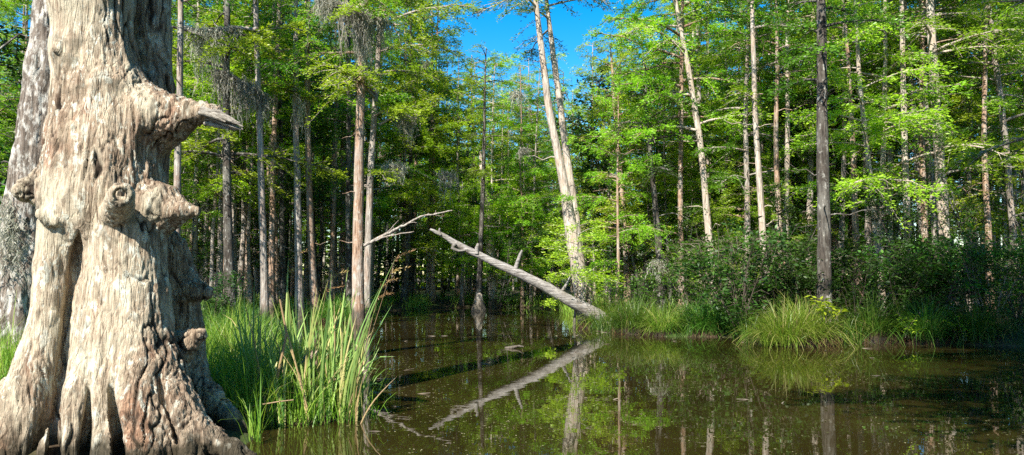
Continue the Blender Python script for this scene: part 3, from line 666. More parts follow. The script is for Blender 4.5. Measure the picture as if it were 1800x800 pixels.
# bright young cypresses in the middle, each with its own place and height
for k, px, Y, H, lb in [
    (1, 715, 40.5, 17.5, 'light green layered tree right of the curved grey trunk'),
    (2, 762, 43, 17, 'tall feathery tree left of the blue gap'),
    (3, 812, 42, 13.4, 'yellow-green tree above the tip of the fallen log'),
    (4, 868, 42, 13.4, 'rounded yellow-green tree just left of the leaning pair'),
    (5, 918, 42, 12, 'lower bright tree close left of the leaning pair'),
    (3, 985, 44, 13.4, 'bright crown far behind, framed by the leaning pair'),
    (1, 1045, 37, 12.3, 'bright tree between the leaning pair and the reddish trunk'),
    (4, 1140, 34, 11.8, 'light tree under the right side of the blue gap'),
    (0, 1180, 30, 10.0, 'yellow-green low-boughed tree left of the whitish slanting trunk'),
    (3, 1270, 31, 13, 'bright tree right of the whitish slanting trunk'),
    (5, 1310, 27.5, 8.5, 'small bright tree above the twiggy shrubs'),
    (1, 1390, 30, 15, 'tall light tree left of the thick dark trunk'),
    (2, 1575, 31, 11, 'sunlit tree between the slender curving and the stout pale trunks'),
    (5, 1500, 33, 14, 'bright crown right behind the thick dark trunk'),
    (3, 1700, 27, 12.5, 'bright layered tree near the right picture edge')]:
    put_px(YOUNG, k, px, Y, H, lb)

# broadleaf understory
for k, px, Y, H, lb in [
    (0, 345, 30, 6.2, 'dark leafy tree beside the massive trunk, behind its cut stub'),
    (1, 395, 36, 9.5, 'dense broadleaf tree under the splintered limb'),
    (2, 20, 17, 8.5, 'dark broadleaf tree at the left picture edge'),
    (3, -40, 22, 13, 'tall dark leafy tree in the upper left corner'),
    (2, 560, 37, 9, 'shaded leafy tree between the flared and the stout trunks'),
    (0, 450, 38, 10, 'shaded leafy tree behind the straight grey mossy trunk'),
    (1, 880, 40, 6, 'sunlit broadleaf tree on the far bank behind the log'),
    (3, 960, 43, 7.5, 'sunlit broadleaf tree behind the leaning pair'),
    (0, 1195, 28, 4.6, 'light-leaved bush tree under the whitish slanting trunk'),
    (1, 1385, 24, 5.0, 'dark leafy tree left behind the sunlit tussock'),
    (3, 1600, 22.5, 4.6, 'dark leafy tree right behind the sunlit tussock'),
    (2, 1730, 22, 5.5, 'dark leafy tree at the right end of the bank'),
    (1, 1830, 24, 7.0, 'dark leafy tree cut by the right picture edge')]:
    put_px(BROAD, k, px, Y, H, lb)
i = 0
for k, px, Y, H, lb in [
    (0, 1265, 23.2, 3.0, 'twiggy half-bare shrub on the bank right of the log'),
    (4, 1320, 22.5, 3.2, 'almost leafless grey shrub left of the sunlit tussock'),
    (1, 1365, 21.5, 2.7, 'dark shrub between the bare grey shrub and the dark trunk'),
    (2, 1500, 20.5, 2.3, 'dense dark shrub right of the dark trunk foot'),
    (1, 1570, 20.5, 2.5, 'dark shrub behind the shaded sedge right of the tussock'),
    (3, 1640, 20.5, 2.9, 'open-leaved shrub at the foot of the stout pale trunk'),
    (2, 1700, 20.2, 2.5, 'dense low shrub by the water near the right edge'),
    (4, 1735, 20.0, 2.9, 'many-stemmed bare shrub near the right edge'),
    (3, 1780, 20.4, 2.8, 'leafy shrub cut by the right picture edge'),
    (0, 1215, 24.5, 2.3, 'light shrub on the bank above the small pale tussock'),
    (3, 1130, 26, 1.9, 'low green shrub left of the short dark trunk'),
    (1, 380, 19, 2.0, 'dark shrub in the grass beside the massive trunk'),
    (3, 590, 30, 1.6, 'low shrub on the far side of the reeds'),
    (4, 1060, 25.5, 1.6, 'bare shrub at the base of the fallen log')]:
    put_px(SHRUB, k, px, Y, H, lb)

rg = np.random.default_rng(61)
GB, LB = 'dark shrubs crowding the right bank', 'dark leafy shrub in the thicket along the right bank'
for k in range(18):
    px = rg.uniform(1290, 1840); put_px(SHRUB, int(rg.choice([1, 2, 2, 1, 1, 0])), px, rg.uniform(20.5, 27), rg.uniform(1.8, 3.3), LB, GB)
GB, LB = 'shrubs on the far shaded shore', 'low leafy shrub in the shade along the far shore'
for k in range(24):
    px = rg.uniform(330, 1180); Y = rg.uniform(46, 66); put_px([SHRUB, BROAD][k % 2], int(rg.integers(1, 4)), px, Y, rg.uniform(2.2, 5.0), LB, GB)
# ------------------------------------------------------------------ the wood behind: every tree an object, labels by stretch of the wood
rg = np.random.default_rng(21); pts = []
def stretch(px):
    for lim, g, lb in ((330, 'trees behind the massive trunk', 'shaded tree in the wood behind the massive old trunk'),
                   (640, 'trees behind the reeds', 'slender tree deep in the shaded wood behind the reeds'),
                   (930, 'trees behind the fallen log', 'slender tree in the dark wood behind the fallen log'),
                   (1250, 'trees behind the leaning pair', 'slender tree in the light wood right behind the leaning pair'),
                   (1450, 'trees behind the twiggy shrubs', 'slender tree in the wood behind the twiggy shrubs'),
                   (9999, 'trees behind the right bank', 'slender tree in the wood behind the right bank')):
        if px < lim: return g, lb
tries = 0
while len(pts) < 190 and tries < 20000:
    tries += 1
    Y = rg.uniform(27, 74) if rg.random() < .75 else rg.uniform(27, 48); px = rg.uniform(-120, 1920); x = (px - 900) / F * Y
    if px > 1560 and Y > 52: continue
    if 960 < px < 1260 and Y > 56: continue
    if sdist([(x, Y)])[0] < (1.0 if px > 1000 else .6): continue
    if any((x - a) ** 2 + (Y - b) ** 2 < (1.6 + .012 * Y) ** 2 for a, b, _ in pts): continue
    pts.append((x, Y, px))
for x, Y, px in pts:
    g, lb = stretch(px); ztop = lambda yy: CAM_H + (PX_HOR - yy) / F * Y
    if 765 < px < 960 or 1070 < px < 1190: H = min(rg.uniform(10, 16), ztop(rg.uniform(45, 140)))
    elif 960 <= px <= 1070: H = min(rg.uniform(9, 14), ztop(rg.uniform(95, 190)))
    else: H = rg.uniform(15, 21) if rg.random() < .8 else rg.uniform(8, 12)
    if H > 12.5: put(TALL, int(rg.integers(8)), x, Y, H, lb, g)
    else: put(YOUNG if rg.random() < .7 else BROAD, int(rg.integers(4)), x, Y, H if H < 12.6 else 12, lb, g)
PG = [('slim bare poles behind the reeds', 'slim pole-like trunk with few low boughs behind the reeds', 325, 665, 28.5, 43, 32),
      ('slim bare poles on the far shore', 'slim pole-like trunk on the far shore behind the log and the swollen foot', 690, 990, 42, 54, 22),
      ('slim bare poles by the reddish trunk', 'slim pole-like trunk between the leaning pair and the twiggy shrubs', 1050, 1250, 31, 50, 9),
      ('slim bare poles on the right bank', 'slim pole-like trunk with few low boughs on the right bank', 1300, 1830, 24, 36, 30)]
for g, lb, a, b, y0, y1, n in PG:
    c = 0
    for _ in range(400):
        px, Y = rg.uniform(a, b), rg.uniform(y0, y1); x = (px - 900) / F * Y
        if c >= n or sdist([(x, Y)])[0] < .4 or any((x - u) ** 2 + (Y - v) ** 2 < .8 for u, v, _ in pts): continue
        c += 1; pts.append((x, Y, px)); H = rg.uniform(14, 19); H = min(H, CAM_H + (PX_HOR - rg.uniform(70, 190)) / F * Y) if 770 < px < 1190 else H; put(POLE, int(rg.integers(5)), x, Y, H, lb, g)
# far-off wood that reads as one mass
wd, lf = MB(), MB(); rg = np.random.default_rng(5)
for k in range(330):
    Y = rg.uniform(74, 105); px = rg.uniform(-200, 2000)
    if 1560 < px or 985 < px < 1190 and rg.random() < .6: continue
    x = (px - 900) / F * Y; H = rg.uniform(14, 24)
    if 760 < px < 1240: H = min(H, CAM_H + (PX_HOR - rg.uniform(170, 290)) / F * Y)
    p = wander(rg, H, .02, .08, 6) + np.array([x, Y, .1]); tube(wd, p, taper(p, .17, .05), 5, 0, rg)
    m = 1500; h = rg.uniform(.02, 1.02, m) * H; rr = np.sqrt(rg.random(m)) * 2.8 * np.clip(1.25 - h / H, .12, 1); a = rg.uniform(0, 6.28, m)
    h = np.round(h / .8 + rg.normal(0, .12, m)) * .8 + rg.normal(0, .08, m)
    pos = np.column_stack([x + rr * np.cos(a), Y + rr * np.sin(a), h])
    d = norm(np.column_stack([np.cos(a), np.sin(a), rg.normal(-.1, .2, m)])); nr = norm(rg.normal(0, .5, (m, 3)) + [0, 0, 1])
    leaves(lf, pos, d, nr, rg.uniform(.35, .6, m), rg.uniform(.15, .25, m), np.clip(rg.normal(.5, .22, m), 0, 1))
fw = empty('far_wood', (0, 0, 0), 'far-off wood closing the view between the trunks', 'woods'); fw['kind'] = 'stuff'
o = obj('far_trunks', wd, M_GREY, fw); o['kind'] = 'stuff'; o = obj('far_foliage', lf, L_MID, fw); o['kind'] = 'stuff'

# the wood goes on round the viewer: unseen tall trees, added so their crowns shade the pond and the right bank
for i, (x, y, H, k) in enumerate([(11.5, 9, 19, 0), (14, 13.5, 20, 1), (9.5, 4.5, 21, 2), (14, 17, 18, 3), (13.5, 8, 20, 6), (6.2, 1.0, 19, 4), (3.0, -4.5, 21, 5), (-1.2, -7, 20, 7), (8, -4, 22, 1), (5.2, 3.2, 18, 2), (3.6, 1.4, 22, 3)]):
    put(TALL, k, x, y, H, 'unseen tall cypress standing in the water beside or behind the viewer', 'trees around the viewer')


for i, (x, y, H) in enumerate([(4.6, 4.4, 22), (6.2, 2.0, 24)]):
    rg = np.random.default_rng(700 + i); p = wander(rg, H, .01, .06); wd, lf = cypress(rg, p, taper(p, .24, .05), 12, 44, 4.2, 95, dead=2, fl=.16)  # dense high crowns, shaped to shade the right bank from out of view
    r = empty('cypress_tree', (x, y, -.5), 'unseen tall cypress standing in the water beside or behind the viewer', 'tree', 'trees around the viewer'); obj('trunk', wd, M_GREY, r); obj('crown', lf, L_MID, r)
# ------------------------------------------------------------------ fallen log
mb = MB(); rg = np.random.default_rng(31); YL = 25.0
m, nt = mat('grey_dead_wood')
v = coords(nt, (1, 1, 1)); mp = nd(nt, 'ShaderNodeMapping'); mp.inputs['Rotation'].default_value = (0, radians(-27), 0); mp.inputs['Scale'].default_value = (1.2, 14, 14)
nt.links.new(v, mp.inputs[0]); f1 = noise(nt, mp.outputs[0], 1.6, 5, .7); f2 = noise(nt, v, 2.2, 4, .6)
c = ramp(nt, f1, [(.3, (.06, .052, .045)), (.46, (.21, .19, .168)), (.66, (.40, .37, .335))]).outputs[0]
finish(nt, mix(nt, ramp(nt, f2, [(.5, (0, 0, 0)), (.65, (.7, .7, .7))]).outputs[0], c, (.13, .11, .085)), .9, f1, 1, .05); M_LOG = m
lp = np.array([P(a, b, YL + dy) for a, b, dy in [(756, 403, 0), (775, 412, 0), (800, 428, .02), (840, 446, .02), (890, 470, 0), (930, 488, 0), (970, 508, 0), (1010, 530, 0), (1045, 549, 0), (1108, 584, .1)]])
kk = np.linspace(0, 1, 30); ks = np.linspace(0, 1, len(lp)); lq = np.column_stack([np.interp(kk, ks, lp[:, c]) for c in range(3)]); lq[1:-1] += np.cumsum(rg.normal(0, .014, (28, 3)), 0) * .6
lr = np.interp(kk, ks, [2.2, 3.8, 5.4, 6.2, 7.4, 8.2, 9.4, 10.4, 11.2, 9]) * YL / F
log = empty('fallen_log', (*P(1045, 560, YL)[:2], 0), 'grey barkless log slanting out of the water onto the bank', 'log')
tube(mb, lq, lr, 14, .09, rg, lobes=3, lobe_amp=np.full(30, .07)); under(obj('trunk', mb, M_LOG), log)
def stub(pts, w0, w1):
    mb = MB(); p = np.array([P(a, b, YL - .05) for a, b in pts]); tube(mb, p, np.linspace(w0, w1, len(p)) * YL / F / 2, 7, .15, rg); under(obj('branch_stub', mb, M_LOG), log)
stub([(905, 476), (909, 462), (914, 448), (918, 440)], 9, 4); stub([(838, 446), (838, 436), (841, 428)], 8, 5); stub([(800, 428), (795, 436), (806, 441), (818, 440)], 9, 3)
stub([(775, 413), (772, 405), (773, 401)], 5, 3); stub([(985, 516), (996, 500), (1002, 486)], 7, 3)

# ------------------------------------------------------------------ grasses
def blades(mb, base, h, az, lean, wd, tint, seg=4, droop=1.0):
    """arching blades: base (n,3), length h, azimuth, lean 0..1"""
    n = len(base); t = np.linspace(0, 1, seg + 1)
    d = np.column_stack([np.cos(az), np.sin(az), np.zeros(n)]); s = np.column_stack([-np.sin(az), np.cos(az), np.zeros(n)])
    out = lean[:, None] * (.35 * t + .65 * t ** 2)[None]; up = np.sqrt(np.maximum(t[None] ** 2 - .55 * out ** 2, 0)) - droop * (lean[:, None] ** 2) * .45 * t[None] ** 3
    c = base[:, None] + h[:, None, None] * (out[..., None] * d[:, None] + up[..., None] * np.array([0, 0, 1.0]))
    w = wd[:, None] * np.array([1, 1, .85, .6, .06, .03, .02])[np.linspace(0, 4, seg + 1).astype(int)][None]
    tw = np.random.default_rng(1).normal(0, .6, n); s2 = s * np.cos(tw)[:, None] + d * np.sin(tw)[:, None]
    a = c + s2[:, None] * w[..., None] / 2; b = c - s2[:, None] * w[..., None] / 2
    v = np.stack([a, b], 2).reshape(-1, 3); k = np.arange(n)[:, None] * (2 * seg + 2) + 2 * np.arange(seg)[None]; k = k.ravel()
    mb.add(v, np.stack([k, k + 1, k + 3, k + 2], 1), np.repeat(tint, 2 * seg + 2))
def bank(name, label, n, box, dmax, hr, wd, dens_pow, seed, seg=4, dry=.05, maxz=None, tintm=.45, cond=None, lm=None):
    rg = np.random.default_rng(seed); q = np.column_stack([rg.uniform(box[0], box[1], n * 6), rg.uniform(box[2], box[3], n * 6)])
    d = sdist(q); cl = vnoise(np.column_stack([q * 1.1, np.zeros(len(q))]))
    keep = (d > -.12) & (rg.random(len(q)) < np.exp(-np.maximum(d, 0) / dmax)) & (rg.random(len(q)) < .4 + 1.1 * cl) & (abs(q[:, 0]) < q[:, 1] * .72 + 1.5)
    if cond is not None: keep &= cond(q)
    q = q[keep][:n]; cl = cl[keep][:n]; m = len(q); mb = MB()
    b = np.column_stack([q, np.maximum(ground_z(q), -.05) - .02])
    t = np.clip(rg.normal(tintm, .16, m) + .12 * cl, 0, .74); t = np.where(rg.random(m) < dry, rg.uniform(.85, 1, m), t)
    blades(mb, b, rg.uniform(*hr, m) * (1 + .35 * cl), rg.uniform(0, 6.28, m), np.clip(rg.normal(.5, .22, m), .05, 1), rg.uniform(.7, 1.3, m) * wd, t, seg)
    o = tag(obj(name, mb, lm or L_GRASS), label, 'grass', kind='stuff'); return o
def not_hero(q): return ((q[:, 0] - base[0]) ** 2 / 1.35 ** 2 + (q[:, 1] - 7.75) ** 2 / 1.0 ** 2) > 1
bank('bank_grass', 'fine green grass on the near left bank behind the massive trunk', 10000, (-7.5, -1.4, 6.8, 14), 9, (.35, .85), .010, 1, 41, 4, .06, tintm=.47, cond=not_hero)
bank('bank_grass', 'grass on the left bank farther back behind the reeds', 9000, (-13, -3.5, 14, 30), 8, (.4, .8), .014, 1, 42, 3, .04, tintm=.42, lm=L_SEDGE)
bank('bank_grass', 'grass fringe along the far shore', 14000, (-20, 6, 28, 48), 2.0, (.3, .75), .02, 1, 43, 3, .04, tintm=.6)
bank('bank_grass', 'tall dark sedge along the right bank', 9000, (1.2, 18, 18, 30), 1.6, (.4, .9), .014, 1, 44, 4, .03, tintm=.36, lm=L_SEDGE)

bank('bank_grass', 'sedge hanging over the right water edge', 7000, (1.2, 18, 18, 26), .3, (.35, .8), .012, 1, 45, 4, .12, tintm=.42, lm=L_SEDGE)
def tussock(px, Y, rad, h, n, seed, label, wd=.012, dry=.12, tint=.5, group=None, lm=None):
    lm = lm or (L_GRASS if tint > .5 else L_SEDGE)
    rg = np.random.default_rng(seed); x = (px - 900) / F * Y; r = empty('sedge_tussock', (x, Y, 0), label, 'grass tussock', group)
    mb = MB(); rr = np.sqrt(rg.random(n)) * rad * .62; a = rg.uniform(0, 6.28, n)
    cc = rg.normal(0, .2, (6, 2)) * rad * np.array([1.2, .8]); ci = rg.choice(6, n, p=[.3, .22, .18, .13, .1, .07]); ch = rg.uniform(.7, 1.15, 6)[ci]
    zb = np.maximum(.10 + .16 * h * (1 - (rr / (rad * .62)) ** 2), 0.02) - .1
    rr = rr * .72; b = np.column_stack([rr * np.cos(a) + cc[ci, 0], rr * np.sin(a) * .8 + cc[ci, 1], zb])
    az = a + rg.normal(0, .55, n); ln = np.clip(.36 + .78 * rr / (rad * .62) + rg.normal(0, .22, n), .05, 1.3)
    t = np.clip(rg.normal(tint, .15, n), 0, .74); t = np.where(rg.random(n) < dry, rg.uniform(.8, 1, n), t)
    blades(mb, b, h * ch * rg.uniform(.55, 1.45, n), az, ln, rg.uniform(.7, 1.3, n) * wd, t, 6); obj('blades', mb, lm, r)
    mb = MB(); m = int(n * .7); a = rg.uniform(0, 6.28, m); rr = rad * rg.uniform(.3, .74, m)
    b = np.column_stack([rr * np.cos(a), rr * np.sin(a) * .8, np.full(m, -.06)])
    blades(mb, b, h * rg.uniform(.15, .42, m), a + rg.normal(0, 1, m), np.clip(rg.normal(.5, .3, m), 0, 1.2), rg.uniform(.6, 1.1, m) * wd, rg.uniform(0, 1, m), 3); obj('dry_skirt', mb, L_STRAWB, r)
    mb = MB(); k = 14; aa = np.linspace(0, 2 * pi, k, endpoint=False)
    prof = [(.72, -.3), (.68, .0), (.56, .12), (.32, .2), (.06, .24)]
    V = np.array([[rad * p * math.cos(t_) * rg.uniform(.85, 1.1), rad * .8 * p * math.sin(t_) * rg.uniform(.85, 1.1), z * h * 1.1] for p, z in prof for t_ in aa])
    i = np.arange(len(prof) - 1)[:, None] * k; j = np.arange(k)[None]; mb.add(V, np.stack([i + j, i + (j + 1) % k, i + k + (j + 1) % k, i + k + j], -1).reshape(-1, 4)); obj('root_mound', mb, M_MUD, r)
    return r
M_MUD, nt = mat('wet_mud'); v = coords(nt, (1, 1, 1)); n1 = noise(nt, v, 9, 4); finish(nt, ramp(nt, n1, [(.35, (.008, .006, .004)), (.65, (.035, .024, .014))]).outputs[0], .7, n1, .8, .04)
L_STRAWB = leafmat('brown_dead_blades', [(.03, .016, .008), (.10, .055, .022), (.22, .14, .06)], .15, .6, (1, 1, .8))
tussock(1408, 18.95, 1.2, .88, 2300, 51, 'large sunlit sedge tussock arching over the water', .012, .2, .53)
tussock(1166, 21.9, .62, .75, 700, 52, 'small tussock with a bare brown foot at the water edge', .010, .14, .55)
tussock(1115, 22.8, .9, .85, 900, 53, 'green tussock just left of the small brown-footed one', .012, .05, .45)
tussock(1240, 22.0, 1.0, .95, 1100, 54, 'dark green tussock between the brown-footed and the sunlit one', .012, .04, .4)
tussock(1545, 19.8, .95, 1.0, 1000, 55, 'shaded tussock directly right of the sunlit one', .012, .04, .42)
tussock(1625, 19.4, .8, .85, 800, 56, 'low shaded tussock in front of the stout pale trunk', .012, .04, .42)
tussock(1715, 19.3, .8, .9, 800, 57, 'shaded tussock near the right end of the bank', .013, .04, .42)
tussock(1055, 25.2, .9, .8, 900, 58, 'bright tussock around the buried end of the fallen log', .013, .05, .6)
tussock(372, 11.6, .9, .95, 1300, 59, 'bright tussock right of the massive trunk behind the reeds', .009, .05, .6)
tussock(436, 10.2, .65, .8, 1100, 60, 'dense green tussock at the left foot of the reeds', .008, .06, .58)
tussock(-12, 9.6, .75, .95, 1000, 61, 'bright tussock at the left edge beside the massive trunk', .009, .07, .6)
tussock(600, 28.5, 1.1, .9, 900, 62, 'tussock at the foot of the stout red-brown trunk', .015, .05, .5)

def herb(px, Y, z, n, seed, label, ll=.14):
    rg = np.random.default_rng(seed); r = empty('leafy_herb', ((px - 900) / F * Y, Y, z), label, 'plant'); st, lf = MB(), MB()
    for k in range(n):
        a = rg.uniform(0, 6.28); t = np.linspace(0, 1, 5); H = rg.uniform(.3, .65); b = rg.normal(0, .13, 2)
        p = np.column_stack([b[0] + .25 * t ** 1.5 * math.cos(a), b[1] + .25 * t ** 1.5 * math.sin(a), H * t]); tube(st, p, .007 * (1 - .6 * t), 4, 0, rg, cap=False)
        m = 14; u = rg.uniform(.3, 1, m); pos = np.stack([np.interp(u, t, p[:, c]) for c in range(3)], 1); aa = rg.uniform(0, 6.28, m)
        leaves(lf, pos, np.column_stack([np.cos(aa), np.sin(aa), rg.normal(-.1, .3, m)]), norm(rg.normal(0, .35, (m, 3)) + [0, 0, 1]), rg.uniform(.7, 1.3, m) * ll, rg.uniform(.3, .4, m) * ll, rg.uniform(.3, 1, m), .1)
    obj('stems', st, M_TWIG, r); obj('leaves', lf, L_BRIGHT, r)
herb(1452, 18.7, .55, 9, 71, 'bright leafy herb growing on top of the sunlit tussock', .17)
herb(1590, 19.2, .15, 7, 72, 'dark leafy herb at the water edge right of the shaded tussock')
herb(1690, 19.0, .1, 8, 73, 'low leafy herb at the water edge near the right edge')

# ------------------------------------------------------------------ reeds
def strip(mb, pts, w, tint, rg, fold=.25):
    p = np.asarray(pts, float); n = len(p); t = np.gradient(p, axis=0); t = norm(t)
    yaw = rg.uniform(-.7, .7); s = norm(np.cross(t, np.array([math.sin(yaw), -math.cos(yaw), 0.0]))); nn = np.cross(s, t)
    w = np.asarray(w)[:, None]
    v = np.stack([p + s * w / 2, p + nn * w * fold, p - s * w / 2], 1).reshape(-1, 3); k = np.arange(n - 1) * 3
    mb.add(v, np.concatenate([np.stack([k, k + 1, k + 4, k + 3], 1), np.stack([k + 1, k + 2, k + 5, k + 4], 1)]), tint)
def plume(mb, p0, d, L, rg):
    d = norm(np.asarray(d, float)); n = 46; u = rg.uniform(0, 1, n); side = norm(np.array([d[0] + .3, d[1], 0.0]))
    ax = p0 + np.outer(u * L, d) + np.outer(u ** 2 * L * .45, side) - np.outer(u ** 2 * L * .35, [0, 0, 1.0])
    dr = d[None] * .6 + rg.normal(0, .5, (n, 3)) + side * .5 - np.array([0, 0, .25])
    leaves(mb, ax, dr, norm(rg.normal(0, 1, (n, 3))), rg.uniform(.025, .055, n), rg.uniform(.004, .009, n), rg.random(n))
def reed(bx, by, tx, ty, seed, label, nb=4, wd=.027, head=False, dry=False, group=None, spread=26):
    rg = np.random.default_rng(seed); b = np.array([*W(bx, by)[:2], -.06]); Y = b[1]; tip = P(tx, ty, Y + rg.uniform(-.12, .12))
    r = empty('reed', (b[0], b[1], 0), label, 'reed', group); o = np.array([b[0], b[1], 0]); b = b - o; tip = tip - o
    mb = MB(); t = np.linspace(0, 1, 8)
    for k in range(nb):
        e = tip if k == 0 else b + (tip - b) * rg.uniform(.5, .95) + np.array([rg.normal(0, spread * Y / F), rg.normal(0, .12), 0])
        bb = b + np.array([rg.normal(0, .015), rg.normal(0, .02), 0]); bow = (e - b)[[0, 1]] * .25 + rg.normal(0, .03, 2)
        p = bb + np.outer(t, e - bb); p[:, 0] -= bow[0] * np.sin(t * pi) * .8; p[:, 1] -= bow[1] * np.sin(t * pi) * .8
        if k and rg.random() < .3: p[5:, 2] -= np.array([.03, .10, .24]); p[5:, 0] += np.array([.01, .06, .12]) * rg.choice([-1, 1])
        strip(mb, p, wd * rg.uniform(.75, 1.2) * np.array([.8, 1, 1, .95, .85, .65, .4, .04]), np.clip(rg.normal(.5, .25), 0, 1), rg)
    obj('leaves', mb, L_STRAW if dry else L_REED, r)
    if head:
        mb = MB(); p = b + np.outer(t, tip - b) * 1.02; tube(mb, p, .005 * (1.2 - t), 5, 0, rg); obj('stalk', mb, L_STRAW, r)
        mb = MB(); plume(mb, p[-1] - (tip - b) * .03, [.5 * np.sign(head), 0, .8], .22, rg); obj('seed_head', mb, L_PLUME, r)
        mb = MB(); plume(mb, p[-1] - (tip - b) * .10, [.6 * np.sign(head), .1, .6], .16, rg); obj('seed_head', mb, L_PLUME, r)
G = 'tall reeds standing in the water beside the massive trunk'
for k, a in enumerate([
    (452, 740, 447, 490, 'reed with a bowed seed plume at the left of the clump', 3, -1), (497, 742, 507, 455, 'tallest reed with a nodding brown plume', 4, 1),
    (505, 738, 503, 478, 'tall narrow reed left of the tallest plume', 3, 0), (528, 742, 577, 492, 'reed with a fine plume over the flared trunk', 4, 1),
    (560, 744, 583, 478, 'upright green reed with sword-like leaves mid clump', 4, 0), (575, 742, 612, 470, 'reed leaning right with a broad green blade', 4, 0),
    (602, 742, 694, 456, 'reed arching far right with a feathery plume tip', 3, 1), (608, 738, 668, 505, 'right-leaning reed with a drooping plume', 4, 1),
    (598, 740, 629, 500, 'dense green reed at the right of the clump', 5, 0), (612, 735, 650, 560, 'short green reed at the right end by the water', 5, 0)]):
    reed(*a[:4], 500 + k, a[4], a[5], head=a[6])
GRL = 'green sword-leaved reed in the clump beside the massive trunk'
rg = np.random.default_rng(8)
for k in range(60):
    bx = rg.uniform(430, 632); reed(bx, rg.uniform(715, 748), bx + rg.normal(.18 * (bx - 500), 22), rg.uniform(505, 610), 540 + k, GRL, 5, .028, group=G)
for k, (bx, tx, ty) in enumerate([(470, 440, 620), (520, 545, 600), (545, 500, 590), (556, 560, 565), (583, 600, 640), (534, 520, 650), (615, 590, 640), (460, 452, 640), (508, 488, 600), (572, 588, 600), (595, 560, 630), (628, 640, 655)]):
    reed(bx, rg.uniform(725, 748), tx, ty, 580 + k, 'dry straw-coloured reed leaning in the clump beside the massive trunk', 3, .016, dry=True, group='dry reeds in the clump')
def dry_stem(pts, w, label, dy=0):
    r0 = P(*pts[0], 8.75 + dy); r = empty('dry_stalk', (r0[0], r0[1], 0), label, 'stalk'); p = np.array([P(a, b, 8.75 + dy) for a, b in pts]) - np.array([r0[0], r0[1], 0]); mb = MB(); tube(mb, p, np.linspace(w, w * .6, len(p)), 6, .15, np.random.default_rng(2)); under_ = obj('stem', mb, L_STRAW, r)
dry_stem([(487, 665), (497, 620), (504, 585), (497, 552), (492, 526)], .016, 'thick broken straw stalk with a kinked top')
dry_stem([(541, 722), (525, 660), (512, 610), (503, 580)], .014, 'pale straw stalk propped against the kinked one')
dry_stem([(471, 735), (461, 680), (447, 600), (432, 540)], .008, 'thin brown stalk leaning left across the grass')
dry_stem([(428, 718), (455, 712), (490, 706), (516, 703)], .009, 'fallen straw stalk lying level at the reed foot', -.25)
for k, (bx, by, tx, ty, h) in enumerate([(28, 690, 10, 560, -1), (40, 680, 58, 530, 0), (20, 700, 30, 505, 0)]):
    reed(bx, by + 10, tx, ty, 600 + k, ['reed with a pale plume left of the massive trunk', 'bent green reed left of the massive trunk', 'upright reed left of the massive trunk'][k], 3, .018, head=h)
# rotten stump among the reeds
mb = MB(); rg = np.random.default_rng(77); b0 = P(552, 735, 9.3); r = empty('rotten_stump', (b0[0], b0[1], 0), 'rotten brown stump half hidden among the reeds', 'stump')
zz = np.linspace(-.3, .75, 12); tube(mb, np.column_stack([-.06 * zz + rg.normal(0, .008, 12), .05 * zz, zz]), np.interp(zz, [-.3, 0, .3, .6, .75], [.24, .2, .16, .13, .07]), 16, .13, rg, lobes=4, lobe_amp=np.full(12, .12)); obj('trunk', mb, M_RED, r)

# ------------------------------------------------------------------ spanish moss
def moss(pts, Y, lo, hi, n, seed, label, wd=.03):
    """hangs from the line pts (photograph places), strands lo..hi px long"""
    n = int(n * 2); rg = np.random.default_rng(seed); q = np.array([P(a, b, Y) for a, b in pts]); k = np.linspace(0, 1, len(q)); u = rg.random(n)
    cl = .35 + .65 * np.clip(vnoise(np.column_stack([u * 7, np.full(n, seed * 1.7), np.zeros(n)])) + .5, 0, 1)
    b = np.stack([np.interp(u, k, q[:, c]) for c in range(3)], 1) + rg.normal(0, .07, (n, 3)); L = (lo * .5 + (hi * 1.1 - lo * .5) * rg.beta(1.1, 1.7, n)) * cl * Y / F
    org = q.mean(0); r = empty('spanish_moss', org, label, 'moss'); mb = MB(); seg = 9; t = np.linspace(0, 1, seg + 1)
    off = np.cumsum(rg.normal(0, .042, (n, seg + 1, 2)), 1); conv = (b[:, :2].mean(0) - b[:, :2]) * rg.uniform(0, .25, (n, 1))
    c = np.empty((n, seg + 1, 3)); c[..., 2] = b[:, None, 2] - L[:, None] * t[None]; c[..., :2] = b[:, None, :2] + off + conv[:, None] * t[None, :, None]
    c -= org; a = rg.uniform(0, pi, n); s = np.column_stack([np.cos(a), np.sin(a), np.zeros(n)]); w = wd * (1.1 - .8 * t)[None] * rg.uniform(.5, 1.4, (n, seg + 1))
    v = np.stack([c + s[:, None] * w[..., None] / 2, c - s[:, None] * w[..., None] / 2], 2).reshape(-1, 3); kk = (np.arange(n)[:, None] * (2 * seg + 2) + 2 * np.arange(seg)[None]).ravel()
    mb.add(v, np.stack([kk, kk + 1, kk + 3, kk + 2], 1), np.repeat(np.clip(rg.normal(.55, .2, n), 0, 1), 2 * seg + 2))
    m = n * 5; i = rg.integers(0, n, m); j = rg.integers(0, seg, m); pos = c[i, j] + rg.normal(0, .02, (m, 3)); d = rg.normal(0, .7, (m, 3)) - [0, 0, .8]
    leaves(mb, pos, d, norm(rg.normal(0, 1, (m, 3))), rg.uniform(.05, .13, m), rg.uniform(.012, .024, m), rg.random(m)); obj('strands', mb, L_MOSS, r)
moss([(598, 8), (615, 14), (630, 18), (640, 20)], 26.5, 30, 120, 150, 1, 'long grey moss curtain at the top beside the stout red-brown trunk')
moss([(626, 18), (640, 24), (650, 28)], 26.7, 60, 125, 130, 2, 'dense dark moss beard wrapped on the stout red-brown trunk')
moss([(552, -10), (575, -3), (600, 6)], 26.4, 20, 60, 110, 3, 'short moss fringe at the upper end of the mossy dead branch')
moss([(652, 30), (668, 35), (682, 38)], 27, 25, 75, 70, 4, 'thin moss right of the stout red-brown trunk')
